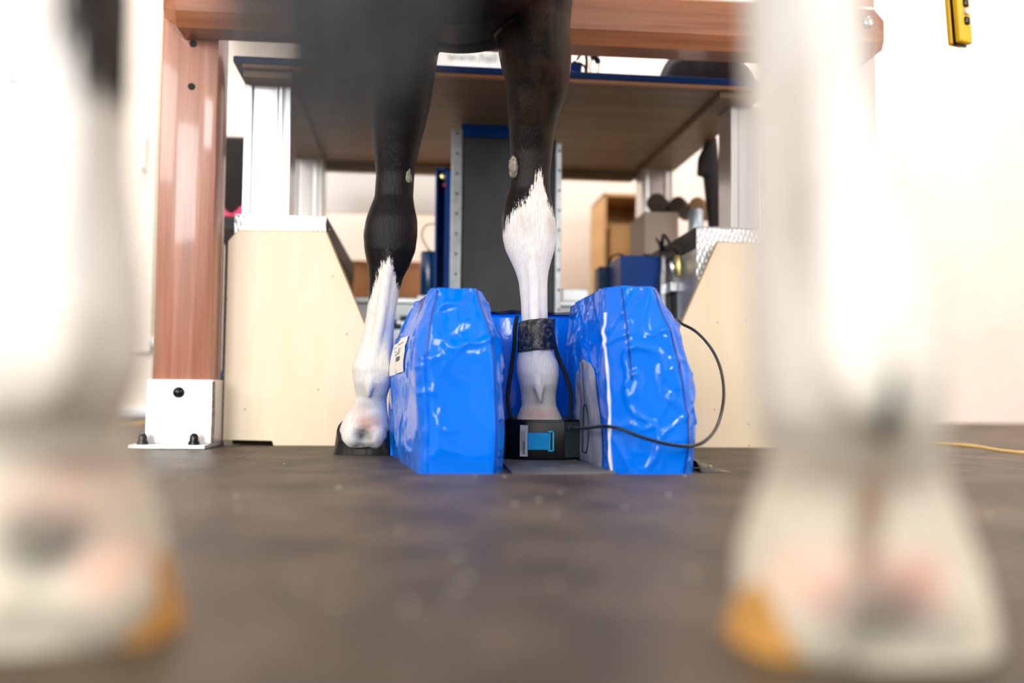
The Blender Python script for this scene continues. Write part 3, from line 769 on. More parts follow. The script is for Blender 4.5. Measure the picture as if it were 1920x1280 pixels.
zc_a, zc_b = at(1010, 843, CY).z, at(1010, 811, CY).z
MB().box(X(989, CY), X(1031, CY), CY-.005, CY-.0005, zc_a, zc_b, .001).build('webbing', M['cyan'], coil)
bk = MB(); xb0, xb1 = X(1027, CY), X(1038, CY); z0, z1 = at(1030, 846, CY).z, at(1030, 807, CY).z
bk.box(xb0, xb1, CY-.008, CY-.0005, z1-.003, z1, .0006).box(xb0, xb1, CY-.008, CY-.0005, z0, z0+.003, .0006).box(xb1-.003, xb1, CY-.008, CY-.0005, z0, z1, .0006).box(xb0+.002, xb0+.004, CY-.008, CY-.005, z0, z1, .0006)
bk.build('buckle', M['cyan_b'], coil)
MB().box(X(998, CY), X(1056, CY), CY-.0012, CY+.003, zt-.0045, zt-.001, .0008).build('rim_highlight', M['coil_grey'], coil)  # grey strip paints the highlight along the top rim
p = at(1062, 801, CY+.006)
MB().cyl((p.x, CY+.012, p.z), (p.x+.006, CY-.010, p.z-.001), .0065, .005, 16, .001).build('cable_gland', M['coil_grey'], coil, True)
cab = [(p.x+.005, CY-.008, p.z-.001)]
for (px, py, Y) in ((1078, 802, CY-.06), (1100, 802, 1.60), (1132, 799, 1.50), (1160, 803, 1.462), (1200, 818, 1.455), (1250, 832, 1.455), (1295, 836, 1.46), (1325, 824, 1.49), (1346, 795, 1.56), (1357, 745, 1.62), (1352, 695, 1.68), (1335, 655, 1.74), (1308, 624, 1.80), (1282, 609, 1.86), (1262, 604, 1.96)):
    q = at(px, py, Y); cab.append(tuple(q))
cab += [(cab[-1][0]-.01, 2.04, .20), (cab[-1][0]-.015, 2.12, .05), (cab[-1][0]-.02, 2.17, .0035), (cab[-1][0]-.22, 2.21, .0035)]
MB().tube(cab, .0029, 10, 6).build('cable', M['cable'], coil, True)

# ------------------------------------------------------------------ yellow crane pendant
KYY = 1.95
pa = at(1770, 0, KYY)
pen = thing('pendant_control', at(1800, 86, KYY), 'yellow hoist pendant control with black buttons hanging at the upper right', 'pendant')
w_, dp, hh = .046, .034, .24
base = at(1801, 87, KYY)
RM = Matrix.Translation(base) @ Matrix.Rotation(math.radians(-26), 4, 'Z') @ Matrix.Rotation(math.radians(4.5), 4, 'Y') @ Matrix.Rotation(math.radians(3), 4, 'X')
RM = Matrix.Translation(base) @ Matrix.Rotation(math.radians(-4.0), 4, 'Y') @ Matrix.Rotation(math.radians(26), 4, 'Z')
MB().box(-w_/2, w_/2, -dp/2, -.001, .003, hh, .006, 3, RM).build('front_shell', M['yellow'], pen, True)
MB().box(-w_/2, w_/2, .003, dp/2, .003, hh, .006, 3, RM).build('back_shell', M['yellow'], pen, True)
MB().box(-w_/2+.002, w_/2-.002, -.0025, .0045, .0, hh+.003, .0015, 2, RM).build('gasket', M['black_cap'], pen, True)
for zz, kind in ((.052, 0), (.073, 1), (.092, 0), (.13, 0), (.16, 0)):
    m = MB(); c0 = RM @ Vector((.002, -dp/2+.001, zz)); c1 = RM @ Vector((.002, -dp/2-.006, zz))
    if kind: m.cyl(c0, c1, .0085, .008, 20, .001)
    else: m.box(-.006, .010, -dp/2-.006, -dp/2+.001, zz-.009, zz+.009, .004, 3, RM)
    m.build('button', M['button_w'] if kind else M['black_cap'], pen, True)
topp = RM @ Vector((0, 0, hh))
MB().tube([topp-Vector((0, 0, .005)), topp+Vector((.01, 0, .1)), topp+Vector((.02, .02, .6)), (topp.x+.02, topp.y+.03, ZC-.001)], .007, 10).build('hanging_cable', M['black'], pen, True)

# ------------------------------------------------------------------ small things on the floor
def gp(px, py, z=0.003): q = onz(px, py, z); return (q.x, q.y, z)
tag(MB().tube([gp(1690, 826), gp(1740, 830), gp(1770, 832.5), (gp(1800, 835)[0], gp(1800, 836)[1], .005), gp(1840, 838.5), gp(1880, 845), gp(1925, 849), gp(2000, 852)], .0042, 8).build('rope', M['straw'], None, True), 'thin pale yellow rope lying across the dark floor at the right', 'rope')
tag(MB().tube([gp(215, 798), gp(240, 796.5), gp(262, 793), gp(285, 790), gp(310, 789)], .0042, 8).build('rope', M['straw'], None, True), 'thin pale yellow rope on the floor behind the left steel shoe', 'rope')
# crumpled black plastic by the right pad
m = MB(); P4 = []
a, b2 = onz(1304, 884, 0), onz(1362, 884, 0)
for j in range(17):
    row = []
    for i in range(33):
        u, v = i/32, j/16
        h = math.sin(math.pi*v)**.7*((1-u)**1.4*.018+.006*abs(mn.noise(Vector((u*9, v*6, 2))))*(1-u**4))
        row.append((a.x+.004+(b2.x-a.x)*u, 1.545+.10*v, .0006+h))
    P4.append(row)
m.grid(P4); m.grid([[(p[0], p[1], .0004) for p in r] for r in P4])
tag(m.build('plastic_sheet', M['plastic_bag'], None, True, 60, recalc=False), 'crumpled black plastic scrap on the floor right of the right blue pad', 'plastic')
q = onz(1352, 878, .003); tag(MB().box(q.x-.005, q.x+.005, 1.66, 1.664, .0004, .0034, .001).build('chip', M['chip']), 'tiny yellow green chip beside the crumpled black plastic', 'chip')
m = MB()
R = random.Random(5)
for i in range(70):
    px, py = R.uniform(300, 1900), R.uniform(850, 1150)
    q = onz(px, py, STEP if py > 888 else 0)
    s = R.uniform(.0006, .0016)
    m.ell((q.x, q.y, (STEP if q.y < YE else 0)+s*.5), (s*R.uniform(1, 2.5), s, s*.6), 6, 4)
tag(m.build('floor_crumbs', M['crumb'], None, True), 'scattered pale crumbs of grit on the dark rubber floor', 'grit', kind='stuff')

# ------------------------------------------------------------------ THE HORSE
NR = 28
def sring(c, a, bf, bb, e=2.2):
    """horizontal ring: half-width a, half-depth forward bf and backward bb"""
    out = []
    for j in range(NR):
        q = 2*math.pi*j/NR; cq, sq = math.cos(q), math.sin(q)
        x = a*math.copysign(abs(cq)**(2/e), cq); y = math.copysign(abs(sq)**(2/e), sq)
        out.append(Vector((c[0]+x, c[1]+(y*bf if y > 0 else y*bb), c[2])))
    return out
def leg_rings(rows, Yl):
    R = []
    for (py, xl, xr, yo, bf, bb) in rows:
        Y = Yl+yo; l, r = at(xl, py, Y), at(xr, py, Y)
        R.append(sring(((l.x+r.x)/2, Y, (l.z+r.z)/2), (r.x-l.x)/2, bf, bb))
    R.sort(key=lambda r: r[0].z)
    return R
body = MB()
# front legs
YLH = onz(680, 853, 0).y; YFL = YLH
FLR = [(-230, 560, 850, -.03, .13, .17), (-120, 590, 850, -.03, .12, .15), (0, 645, 838, -.02, .10, .12), (100, 677, 822, -.01, .08, .095), (200, 695, 806, 0, .07, .075), (240, 697, 796, .005, .06, .06), (280, 700, 786, .008, .052, .05),
       (330, 705, 777, .01, .045, .04), (370, 702, 775, .01, .042, .038), (390, 694, 778, .01, .045, .042), (412, 686, 783, .01, .05, .046), (440, 681, 783, .01, .05, .047), (470, 683, 779, .01, .046, .046), (500, 689, 767, .01, .04, .04),
       (520, 691, 756, .01, .034, .036), (550, 691, 748, .01, .03, .034), (590, 687, 741, .01, .028, .034), (630, 679, 738, .008, .03, .036), (655, 671, 737, .005, .034, .042), (690, 659, 737, 0, .04, .046), (718, 663, 734, .003, .038, .042),
       (745, 668, 725, .018, .032, .032), (765, 658, 726, .03, .034, .032), (792, 641, 730, .045, .04, .046), (812, 634, 732, .055, .045, .050), (828, 641, 725, .055, .044, .051), (842, 654, 712, .055, .038, .044)]
lr = leg_rings(FLR, YFL); body.loft(lr)
YFR = 1.80
FRR = [(-230, 860, 1130, -.03, .13, .17), (-120, 885, 1105, -.03, .12, .15), (0, 920, 1073, -.02, .10, .12), (50, 928, 1067, -.015, .09, .105), (100, 935, 1069.5, -.01, .08, .095), (125, 940, 1069.5, -.008, .078, .09), (150, 948, 1067, -.005, .075, .085), (180, 951, 1061, 0, .07, .075), (220, 953, 1046, .004, .062, .062), (250, 955, 1040, .007, .055, .052), (290, 957, 1035, .01, .048, .043),
       (330, 959, 1031, .01, .044, .038), (360, 954, 1031, .01, .043, .038), (385, 946, 1036, .01, .047, .043), (405, 941, 1040, .01, .05, .046), (430, 941, 1043, .01, .05, .047), (450, 943, 1043, .01, .048, .047), (470, 948, 1039, .01, .045, .045), (490, 958, 1033, .01, .04, .041), (510, 967, 1028, .01, .035, .037),
       (530, 973, 1026, .01, .031, .035), (570, 977, 1026, .01, .028, .034), (610, 978, 1027, .01, .028, .034), (640, 975, 1029, .008, .03, .036), (660, 972, 1035, .005, .034, .040), (680, 969, 1046, .001, .038, .044), (700, 969, 1048, 0, .04, .045), (720, 974, 1045, .003, .038, .041), (740, 977, 1042, .014, .033, .033), (760, 978, 1043, .026, .033, .031), (785, 968, 1055, .04, .04, .042), (806, 962, 1060, .05, .044, .05), (830, 962, 1060, .052, .044, .05), (843, 966, 1056, .052, .042, .048)]
body.loft(leg_rings(FRR, YFR))
# tendons down the backs of the front cannons, heel bulbs, fetlock tufts
def P3d(px, py, Y): return tuple(at(px, py, Y))
body.tube([P3d(733, 470, YFL-.028), P3d(722, 540, YFL-.024), P3d(713, 600, YFL-.026), P3d(702, 660, YFL-.032), P3d(699, 690, YFL-.036)], .0115, 10)
body.tube([P3d(996, 470, YFR-.028), P3d(1001, 540, YFR-.024), P3d(1002, 600, YFR-.026), P3d(1005, 660, YFR-.030), P3d(1008, 690, YFR-.034)], .0115, 10)
for (px, py) in ((662, 816), (704, 817)): body.ell(P3d(px, py, YFL+.021), (.0245, .026, .029), 20, 14)
for (px, py) in ((990, 812), (1032, 812)): body.ell(P3d(px, py, YFR+.024), (.026, .026, .028), 20, 14)
def tuft(px0, py0, px1, py1, Y, r): body.tube([P3d(px0, py0, Y-.034), P3d((px0+px1)/2, (py0+py1)/2, Y-.038), P3d(px1, py1, Y-.028)], lambda t: r*(1-t)**.8+.0015, 10)
tuft(696, 695, 690, 748, YFL+.004, .013); tuft(1008, 700, 1014, 758, YFR+.004, .013)
# hind legs
YHR = onz(1610, 1255, STEP).y; YHL = onz(120, 1228, STEP).y
HRR = [(-420, 1400, 1625, .0, .04, .045), (-200, 1400, 1604, 0, .03, .036), (0, 1402, 1600, .0, .028, .032), (200, 1405, 1620, 0, .028, .032), (300, 1407, 1648, 0, .03, .034), (400, 1409, 1681, 0, .032, .036), (500, 1412, 1713, 0, .036, .040), (600, 1412, 1740, 0, .04, .043), (700, 1414, 1750, 0, .04, .044), (780, 1424, 1752, .003, .038, .04),
       (840, 1447, 1750, .012, .034, .032), (900, 1438, 1764, .024, .034, .030), (950, 1416, 1783, .034, .036, .036), (1000, 1396, 1800, .044, .038, .044), (1050, 1386, 1815, .05, .04, .049), (1100, 1386, 1828, .052, .042, .052), (1150, 1397, 1838, .052, .042, .052), (1200, 1425, 1842, .052, .042, .05), (1240, 1470, 1836, .052, .04, .048)]
body.loft(leg_rings(HRR, YHR))
HLR = [(-420, 20, 260, .0, .04, .045), (-200, 40, 245, 0, .03, .036), (0, 48, 244, 0, .028, .032), (200, 50, 238, 0, .028, .032), (300, 46, 236, 0, .03, .034), (400, 30, 246, 0, .032, .036), (500, -5, 262, 0, .036, .040), (600, -40, 271, 0, .04, .043), (690, -50, 266, 0, .04, .044), (760, -40, 240, .003, .038, .04),
       (800, -36, 230, .012, .034, .032), (850, -45, 246, .024, .034, .030), (900, -60, 274, .034, .036, .036), (970, -80, 300, .044, .038, .044), (1030, -92, 311, .05, .04, .049), (1090, -100, 309, .052, .042, .052), (1140, -98, 297, .052, .042, .052), (1180, -85, 280, .052, .042, .05), (1215, -50, 252, .052, .04, .048)]
body.loft(leg_rings(HLR, YHL))
for (px, py) in ((1545, 1140), (1715, 1145)): body.ell(P3d(px, py, YHR+.022), (.027, .026, .027), 20, 14)
for (px, py) in ((30, 1120), (190, 1115)): body.ell(P3d(px, py, YHL+.022), (.026, .026, .027), 20, 14)
body.tube([P3d(1515, -100, YHR-.026), P3d(1520, 200, YHR-.024), P3d(1545, 450, YHR-.028), P3d(1575, 650, YHR-.034)], .0105, 10)
body.tube([P3d(142, -100, YHL-.026), P3d(142, 200, YHL-.024), P3d(132, 450, YHL-.028), P3d(118, 650, YHL-.034)], .0105, 10)
body.tube([P3d(1590, 640, YHR-.03), P3d(1610, 730, YHR-.040), P3d(1640, 800, YHR-.034)], lambda t: .018*(1-t)**.8+.002, 10)
body.tube([P3d(112, 600, YHL-.03), P3d(105, 690, YHL-.040), P3d(100, 770, YHL-.034)], lambda t: .018*(1-t)**.8+.002, 10)
# upper hind legs: hock, gaskin, thigh
HX = {}
for Yh, sx, topx in ((YHR, 1, at(1513, -200, YHR).x), (YHL, -1, at(142, -200, YHL).x)):
    hxm = .016+sx*.13
    zt0 = at(1513, -420, Yh).z
    seq = [(zt0-.03, topx, 0, .028, .034, .04), (zt0+.05, topx, -.003, .032, .04, .05), (zt0+.12, topx+.0*sx, -.004, .036, .045, .062), (zt0+.19, (topx+hxm)/2, .0, .034, .045, .064), (zt0+.26, (topx+hxm)/2, .03, .034, .05, .06), (zt0+.36, hxm, .075, .05, .075, .075), (zt0+.48, hxm, .12, .07, .10, .11), (zt0+.62, hxm, .15, .09, .15, .17), (zt0+.78, hxm*.95, .14, .11, .17, .20), (zt0+.95, hxm*.8, .13, .10, .15, .17)]
    body.loft([sring((x, Yh+yo, z), a, bf, bb) for z, x, yo, a, bf, bb in seq])
    body.tube([(topx, Yh-.03, zt0+.02), (topx, Yh-.055, zt0+.13), ((topx+hxm)/2, Yh-.06, zt0+.21), ((topx+hxm)/2, Yh-.03, zt0+.30)], lambda t: .02-.006*t, 10)
# trunk, neck, head
def vring(c, a, h, e=2.0, tilt=0.0, lo=1.0):
    out = []
    for j in range(40):
        q = 2*math.pi*j/40; x, z = a*math.cos(q), math.sin(q)*h
        if z < 0: z *= lo
        v = Vector((x, -z*math.sin(tilt), z*math.cos(tilt))); out.append(Vector(c)+v)
    return out
XC0, XC1 = .016, .052
def xc(Y): return XC0+(XC1-XC0)*(Y-.42)/1.5
TR = [(.28, 1.36, .06, .08), (.31, 1.33, .13, .16), (.38, 1.30, .21, .22), (.55, 1.26, .265, .28), (.8, 1.22, .285, .33), (1.1, 1.18, .295, .37), (1.4, 1.17, .295, .385), (1.65, 1.17, .27, .38), (1.80, 1.16, .24, .345), (1.90, 1.17, .225, .33), (1.955, 1.22, .19, .24), (1.985, 1.27, .12, .15)]
body.loft([vring((xc(Y), Y, z), a, h) for Y, z, a, h in TR])
for Yq, s in ((1.82, -1), (1.80, 1)): body.ell((xc(1.8)+s*.155, Yq-.02, 1.12), (.10, .15, .24), 24, 16)
zbr = at(880, 89, 1.84).z; body.ell((xc(1.86), 1.85, zbr+.075), (.16, .11, .075), 28, 18); body.ell((xc(1.86), 1.85, zbr+.16), (.19, .13, .13), 28, 18)
body.loft([vring((XC1, 1.72, 1.36), .13, .22, tilt=.5), vring((XC1, 1.92, 1.48), .115, .20, tilt=.65), vring((XC1, 2.14, 1.66), .09, .165, tilt=.75), vring((XC1, 2.32, 1.83), .075, .135, tilt=.8), vring((XC1, 2.42, 1.93), .065, .10, tilt=.8)])
body.loft([vring((XC1, 2.36, 1.92), .055, .08, tilt=-.6), vring((XC1, 2.44, 1.91), .085, .115, tilt=-.7), vring((XC1, 2.56, 1.83), .095, .125, tilt=-.85), vring((XC1, 2.70, 1.70), .07, .095, tilt=-.9), vring((XC1, 2.82, 1.58), .052, .075, tilt=-.95), vring((XC1, 2.89, 1.50), .055, .07, tilt=-1.0), vring((XC1, 2.935, 1.455), .035, .045, tilt=-1.0)])
for s in (-1, 1): body.tube([(XC1+s*.05, 2.40, 1.97), (XC1+s*.06, 2.41, 2.05), (XC1+s*.055, 2.43, 2.12)], lambda t: .028*(1-t)**.7*(.7+t)+.002, 12)
raw = body.build('horse_raw', M['hoof'])
rm = raw.modifiers.new('r', 'REMESH'); rm.mode = 'VOXEL'; rm.voxel_size = .0036; rm.adaptivity = 0
sm = raw.modifiers.new('s', 'SMOOTH'); sm.factor = .5; sm.iterations = 5
dg = bpy.context.evaluated_depsgraph_get(); dg.update()
hm = bpy.data.meshes.new_from_object(raw.evaluated_get(dg)); hm.name = 'horse'
bpy.data.objects.remove(raw)
nv = len(hm.vertices); co_ = np.empty(nv*3); hm.vertices.foreach_get('co', co_); co_ = co_.reshape(-1, 3)
hm.polygons.foreach_set('use_smooth', [True]*len(hm.polygons))
# coat pattern, with some shade painted in
Xv, Yv, Zv = co_.T
white = np.full(nv, -.2); pink = np.zeros(nv); grey = np.zeros(nv); brown = np.zeros(nv)
def curve_mask(pts, Yl):
    q = [at(px, py, Yl) for px, py in pts]; xs = np.array([p.x for p in q]); zs = np.array([p.z for p in q])
    return lambda x: np.interp(x, xs, zs)
bl_ = curve_mask([(680, 575), (692, 562), (697, 548), (703, 528), (710, 508), (718, 494), (728, 488), (735, 492), (739, 508), (743, 530), (750, 545), (770, 560)], YFL-.02)
br_ = curve_mask([(935, 450), (943, 442), (948, 418), (957, 404), (965, 394), (975, 388), (985, 378), (992, 366), (998, 349), (1004, 334), (1010, 322), (1014, 321), (1018, 336), (1021, 352), (1025, 372), (1031, 386), (1037, 396), (1043, 406), (1052, 412)], YFR-.02)
mL = (Yv > 1.6) & (Zv < .75) & (Xv < (at(845, 500, 1.85).x))
mR = (Yv > 1.6) & (Zv < .75) & (Xv >= (at(845, 500, 1.85).x))
white[mL] = (bl_(Xv)-Zv)[mL]; white[mR] = (br_(Xv)-Zv)[mR]
# steep sides: soften by the horizontal slope
white = np.where(mL | mR, np.clip(white*.5, -.2, .2), white)
mh = (Yv < 1.0) & (Zv < .75)
white[mh] = np.clip((.62-Zv[mh])*.5, -.2, .2)
# black patch high on the inner side of the left hind leg
pc_ = at(232, 20, YHL); zc_ = at(232, 210, YHL).z; xpat = at(168, 0, YHL).x
pl = mh & (Xv < 0)
sd = np.minimum(Xv-xpat-.25*np.clip(zc_+.03-Zv, 0, 1), Zv-zc_)
white[pl] = np.minimum(white[pl], -np.clip(sd[pl]*.8, -.2, .2))
def blob(px, py, Y, rx, rz, arr, w=1.0, ry=.06):
    c = at(px, py, Y)
    dd = np.sqrt(((Xv-c.x)/rx)**2+((Zv-c.z)/rz)**2+((Yv-c.y)/ry)**2)
    np.maximum(arr, w*np.clip(1.5-dd, 0, 1), out=arr)
grey[mL] = np.maximum(grey[mL], np.clip((.018-Zv[mL])*160, 0, 1))
blob(690, 792, YFL+.01, .026, .017, pink, .9); blob(676, 770, YFL+.01, .018, .016, pink, .45)
blob(681, 814, YFL+.0, .019, .014, grey, 1); blob(680, 838, YFL, .030, .012, grey, .9); blob(720, 835, YFL+.01, .018, .025, grey, .8)
blob(1012, 776, YFR+.01, .034, .012, pink, .75); blob(720, 745, YFL-.01, .012, .008, grey, .3)
blob(1690, 1085, YHR+.01, .018, .014, pink, .95, .05); blob(1530, 1085, YHR+.01, .015, .014, pink, .8, .05); blob(1600, 1060, YHR+.01, .03, .009, pink, .5, .05)
blob(1655, 1150, YHR+.0, .030, .017, grey, .85, .05); blob(1600, 1120, YHR, .012, .010, grey, .7, .05); blob(1625, 960, YHR, .008, .030, brown, .9, .05); blob(1600, 890, YHR, .034, .014, brown, .42, .05)  # the wide brown blob under the fetlock is painted shade as well as skin
blob(80, 1015, YHL+.0, .020, .016, grey, .9, .05); blob(190, 1065, YHL+.0, .014, .014, pink, .8, .05); blob(120, 930, YHL+.0, .026, .014, pink, .5, .05); blob(160, 870, YHL, .026, .006, brown, .6, .05); blob(110, 1165, YHL, .03, .012, grey, .4, .05)
blob(1035, 425, YFR-.02, .012, .022, brown, .3); blob(985, 425, YFR-.02, .02, .02, brown, .18)
cream = np.where(mh, np.clip((.20-Zv)*8, .08, 1), 0)  # yellowish stain low on the hind legs, deepened to paint in blocked light
blob(1490, 330, YHR-.02, .006, .06, brown, .5, .05)  # tan line painting the shade in the tendon groove
red = np.zeros(nv); red[:] = np.clip((Zv-.50)*1.6, 0, 1)*np.clip((Xv-.07)*8, 0, 1)*(Yv > 1.2)
for nme, arr in (('coat_white', white), ('skin_pink', pink), ('skin_grey', grey), ('skin_brown_shade', brown), ('coat_red', red), ('coat_cream_shade', cream)):
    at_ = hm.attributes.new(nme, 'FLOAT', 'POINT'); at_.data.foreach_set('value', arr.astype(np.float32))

def coat_mat():
    m = bpy.data.materials.new('pinto_coat'); m.use_nodes = True; nt = m.node_tree; b = nt.nodes['Principled BSDF']; N = nt.nodes; Lk = nt.links
    tc = N.new('ShaderNodeTexCoord')
    def noise(scale, det=3, rough=.6):
        mp = N.new('ShaderNodeMapping'); mp.inputs['Scale'].default_value = scale; Lk.new(tc.outputs['Object'], mp.inputs[0])
        n = N.new('ShaderNodeTexNoise'); n.inputs['Scale'].default_value = 1; n.inputs['Detail'].default_value = det; n.inputs['Roughness'].default_value = rough
        Lk.new(mp.outputs[0], n.inputs['Vector']); return n.outputs[0]
    def attr(nm): a = N.new('ShaderNodeAttribute'); a.attribute_name = nm; return a.outputs['Fac']
    def math_(op, a, c, e=None):
        n = N.new('ShaderNodeMath'); n.operation = op
        for i, x in enumerate((a, c) if e is None else (a, c, e)):
            if hasattr(x, 'links'): Lk.new(x, n.inputs[i])
            else: n.inputs[i].default_value = x
        return n.outputs[0]
    def mrange(v, a, c, lo=0.0, hi=1.0):
        n = N.new('ShaderNodeMapRange'); n.interpolation_type = 'SMOOTHSTEP'; Lk.new(v, n.inputs[0])
        n.inputs[1].default_value = a; n.inputs[2].default_value = c; n.inputs[3].default_value = lo; n.inputs[4].default_value = hi; return n.outputs[0]
    def mix(fac, A, B):
        n = N.new('ShaderNodeMix'); n.data_type = 'RGBA'
        if hasattr(fac, 'links'): Lk.new(fac, n.inputs[0])
        else: n.inputs[0].default_value = fac
        for s, x in ((6, A), (7, B)):
            if hasattr(x, 'links'): Lk.new(x, n.inputs[s])
            else: n.inputs[s].default_value = x
        return n.outputs[2]
    hair = noise((420, 420, 42), 3, .65); big = noise((16, 16, 11), 3); fine = noise((900, 900, 90), 2)
    wsd = math_('ADD', attr('coat_white'), math_('MULTIPLY', math_('SUBTRACT', hair, .5), .042))
    wsd = math_('ADD', wsd, math_('MULTIPLY', math_('SUBTRACT', big, .5), .008))
    wf = mrange(wsd, -.0024, .0036)
    dark = mix(math_('MULTIPLY', attr('coat_red'), mrange(big, .35, .6)), lin((9, 7, 7)), lin((84, 58, 44)))
    dark = mix(mrange(fine, .5, .8, 0, .08), dark, lin((60, 54, 52)))
    wcol = mix(mrange(hair, .3, .6), lin((226, 222, 214)), lin((243, 241, 237)))
    wcol = mix(mrange(big, .52, .75, 0, .35), wcol, lin((224, 208, 186)))
    wcol = mix(math_('MULTIPLY', attr('coat_cream_shade'), .8), wcol, lin((206, 196, 172)))
    col = mix(wf, dark, wcol)
    nz = mrange(noise((60, 60, 60), 4), .3, .7, .65, 1.0)
    col = mix(math_('MULTIPLY', attr('skin_pink'), nz), col, lin((222, 168, 150)))
    col = mix(math_('MULTIPLY', attr('skin_brown_shade'), nz), col, lin((128, 92, 66)))
    col = mix(math_('MULTIPLY', attr('skin_grey'), nz), col, lin((72, 68, 64)))
    Lk.new(col, b.inputs['Base Color'])
    ro = mix(wf, (.34, .34, .34, 1), (.6, .6, .6, 1)); Lk.new(ro, b.inputs['Roughness'])
    Lk.new(mrange(wf, 0, 1, .18, .45), b.inputs['Specular IOR Level'])
    bp = N.new('ShaderNodeBump'); bp.inputs['Distance'].default_value = .0022; bp.inputs['Strength'].default_value = .6
    Lk.new(hair, bp.inputs['Height']); Lk.new(bp.outputs[0], b.inputs['Normal'])
    return m
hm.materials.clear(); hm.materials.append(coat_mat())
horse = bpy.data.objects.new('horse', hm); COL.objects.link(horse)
tag(horse, 'black and white pinto horse seen from behind, one front hoof in a coil box', 'horse')

# hooves
def hoof(cx, Yh, z0, hw_b, hw_t, length, h_toe, h_heel, m, skew=0.0):
    rings = []
    for k in range(9):
        t = k/8; ring = []
        for j in range(32):
            q = 2*math.pi*j/32; c_, s_ = math.cos(q), math.sin(q)
            hw = hw_b+(hw_t-hw_b)*t
            y = s_*(length/2)*(1-.0*t)
            front = (s_+1)/2
            if s_ < -.55: y = -.55*(length/2)-(abs(s_)-.55)*.1*length
            lean = -.035*t*front
            z = z0+t*(h_heel+(h_toe-h_heel)*front**.8)
            x = hw*math.copysign(abs(c_)**.8, c_)
            ring.append((cx+x+skew*(y+length/2), Yh-.003+length*.40+y+lean, z))
        rings.append(ring)
    return MB().loft(rings).build('hoof', m, horse, True, 45)
c = at(680, 840, YFL+.05); hoof(at(680, 840, YFL+.03).x, YFL, .0005, .0615, .054, .135, .078, .010, M['hoof'])
hoof(at(1012, 840, YFR+.03).x, YFR, .0195, .056, .050, .125, .078, .040, M['hoof'])
hoof(at(1605, 1200, YHR+.03).x, YHR+.004, STEP+.0005, .053, .046, .120, .050, .006, M['hoof_pale'], -.03)
hoof(at(108, 1180, YHL+.03).x, YHL+.004, STEP+.0005, .052, .046, .120, .050, .006, M['hoof_pale'], .03)
# chestnuts and ergot
def callus(px, py, Y, r, rz, nm='chestnut', m=None):
    c = at(px, py, Y); o = MB().ell(c, (r*.7, r, rz), 18, 12).build(nm, m or M['chestnut'], horse, True)
    for v in o.data.vertices: v.co += mn.noise_vector(v.co*110)*.0034
callus(764, 331, YFL-.012, .012, .019); callus(963, 313, YFR-.012, .014, .023)
callus(1650, 750, YHR-.037, .0105, .0165, 'ergot', M['hoof'])
# tail: core and loose strands
tl = MB(); TY0 = .300
cxs = at(628, 100, TY0).x
tl.tube([(xc(.3), .29, 1.40), (xc(.28), .245, 1.33), (xc(.3)-.01, .245, 1.15), (-.02, .265, .9), (cxs, .29, .6), (cxs, TY0, .42), (cxs+.002, TY0, .30), (cxs+.004, TY0, .225)], lambda t: .026*(1-t**14)**.8+.004, 14)
R = random.Random(3)
for i in range(520):
    a = R.uniform(0, 2*math.pi); rr = math.sqrt(R.random())
    bx, by = .034*rr*math.cos(a), .022*rr*math.sin(a)
    ex = bx*1.08+R.gauss(0, .004); zz = .205+.115*R.random()**1.3+.03*abs(bx)/.03
    tl.tube([(cxs+bx*.6, .30+by*.6, .62), (cxs+bx*.95, TY0+by, .46), (cxs+(bx+ex)/2, TY0+by, .34), (cxs+ex, TY0+by*1.1, zz)], lambda t: .0014*(1-.5*t), 4, 3)
M['tail'] = mat('black_tail_hair', (20, 26, 31), 0.42, bump=0.001, bscale=(600, 600, 20))
tl.build('tail', M['tail'], horse, True, 80)
M['mane'] = M['tail']
mnm = MB()
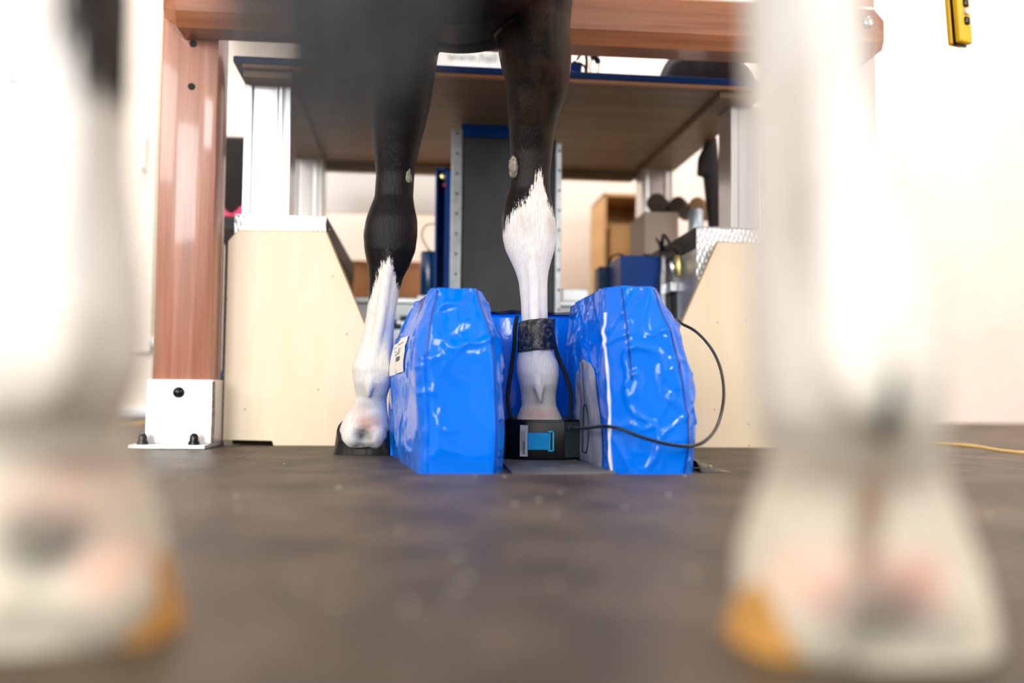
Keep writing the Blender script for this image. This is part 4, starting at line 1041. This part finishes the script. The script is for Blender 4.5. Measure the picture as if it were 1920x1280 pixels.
for i in range(24):
    t_ = i/23; y, z = 1.78+.64*t_, 1.56+.47*t_
    mnm.tube([(XC1, y-.03, z+.0), (XC1+.05, y-.05, z+.02), (XC1+.13, y-.01, z-.10), (XC1+.145, y, z-.20)], lambda t: .022*(1-t)+.006, 8, 4)
mnm.build('mane', M['mane'], horse, True, 80)
for s in (-1, 1):
    MB().ell((XC1+s*.083, 2.575, 1.86), (.014, .018, .016), 14, 10).build('eye', M['black_cap'], horse, True)

# band around the right cannon with its elastic cords
t0 = at(1003, 630, YFR+.01)
band = thing('leg_band', (t0.x, YFR+.01, t0.z), 'scuffed black band around the white cannon with elastic cords to the coil box', 'band')
rings = []
cz0, cz1 = at(1003, 658, YFR).z, at(1003, 601, YFR).z
for (k, rr_) in ((0, .0), (.04, .003), (.5, .0035), (.96, .003), (1, 0)):
    z = cz0+(cz1-cz0)*k
    wl = (at(1037, 640, YFR).x-at(968.5, 640, YFR).x)/2
    rings.append([(t0.x+(wl+rr_-.003)*math.cos(q)+.0015*k, YFR-.003+(.043+rr_)*math.sin(q), z+.0035*math.cos(q+.3)+.001*mn.noise(Vector((q*3, k*2, 0)))) for q in np.linspace(0, 2*math.pi, 40, endpoint=False)])
for (k, rr_) in ((1, -.006), (0, -.006)):
    z = cz0+(cz1-cz0)*k
    rings.append([(t0.x+(wl+rr_-.003)*math.cos(q), YFR-.003+(.043+rr_)*math.sin(q), z+.0035*math.cos(q+.3)) for q in np.linspace(0, 2*math.pi, 40, endpoint=False)])
MB().loft(rings+[rings[0]], cap=False).build('wrap', M['strap'], band, True, 50)
YC = YFR-.0
MB().tube([P3d(970, 592, YC), P3d(966, 612, YC), P3d(964, 650, YC), P3d(959, 690, YC), P3d(953, 730, YC-.01), P3d(952, 755, YC-.02), P3d(958, 784, YC-.03)], .0042, 10).build('elastic_cord', M['cord'], band, True)
MB().tube([P3d(1038, 597, YC), P3d(1036, 620, YC), P3d(1042, 655, YC), P3d(1053, 685, YC), P3d(1065, 715, YC-.01), P3d(1071, 745, YC-.02), P3d(1070, 786, YC-.03)], .0042, 10).build('elastic_cord', M['cord'], band, True)
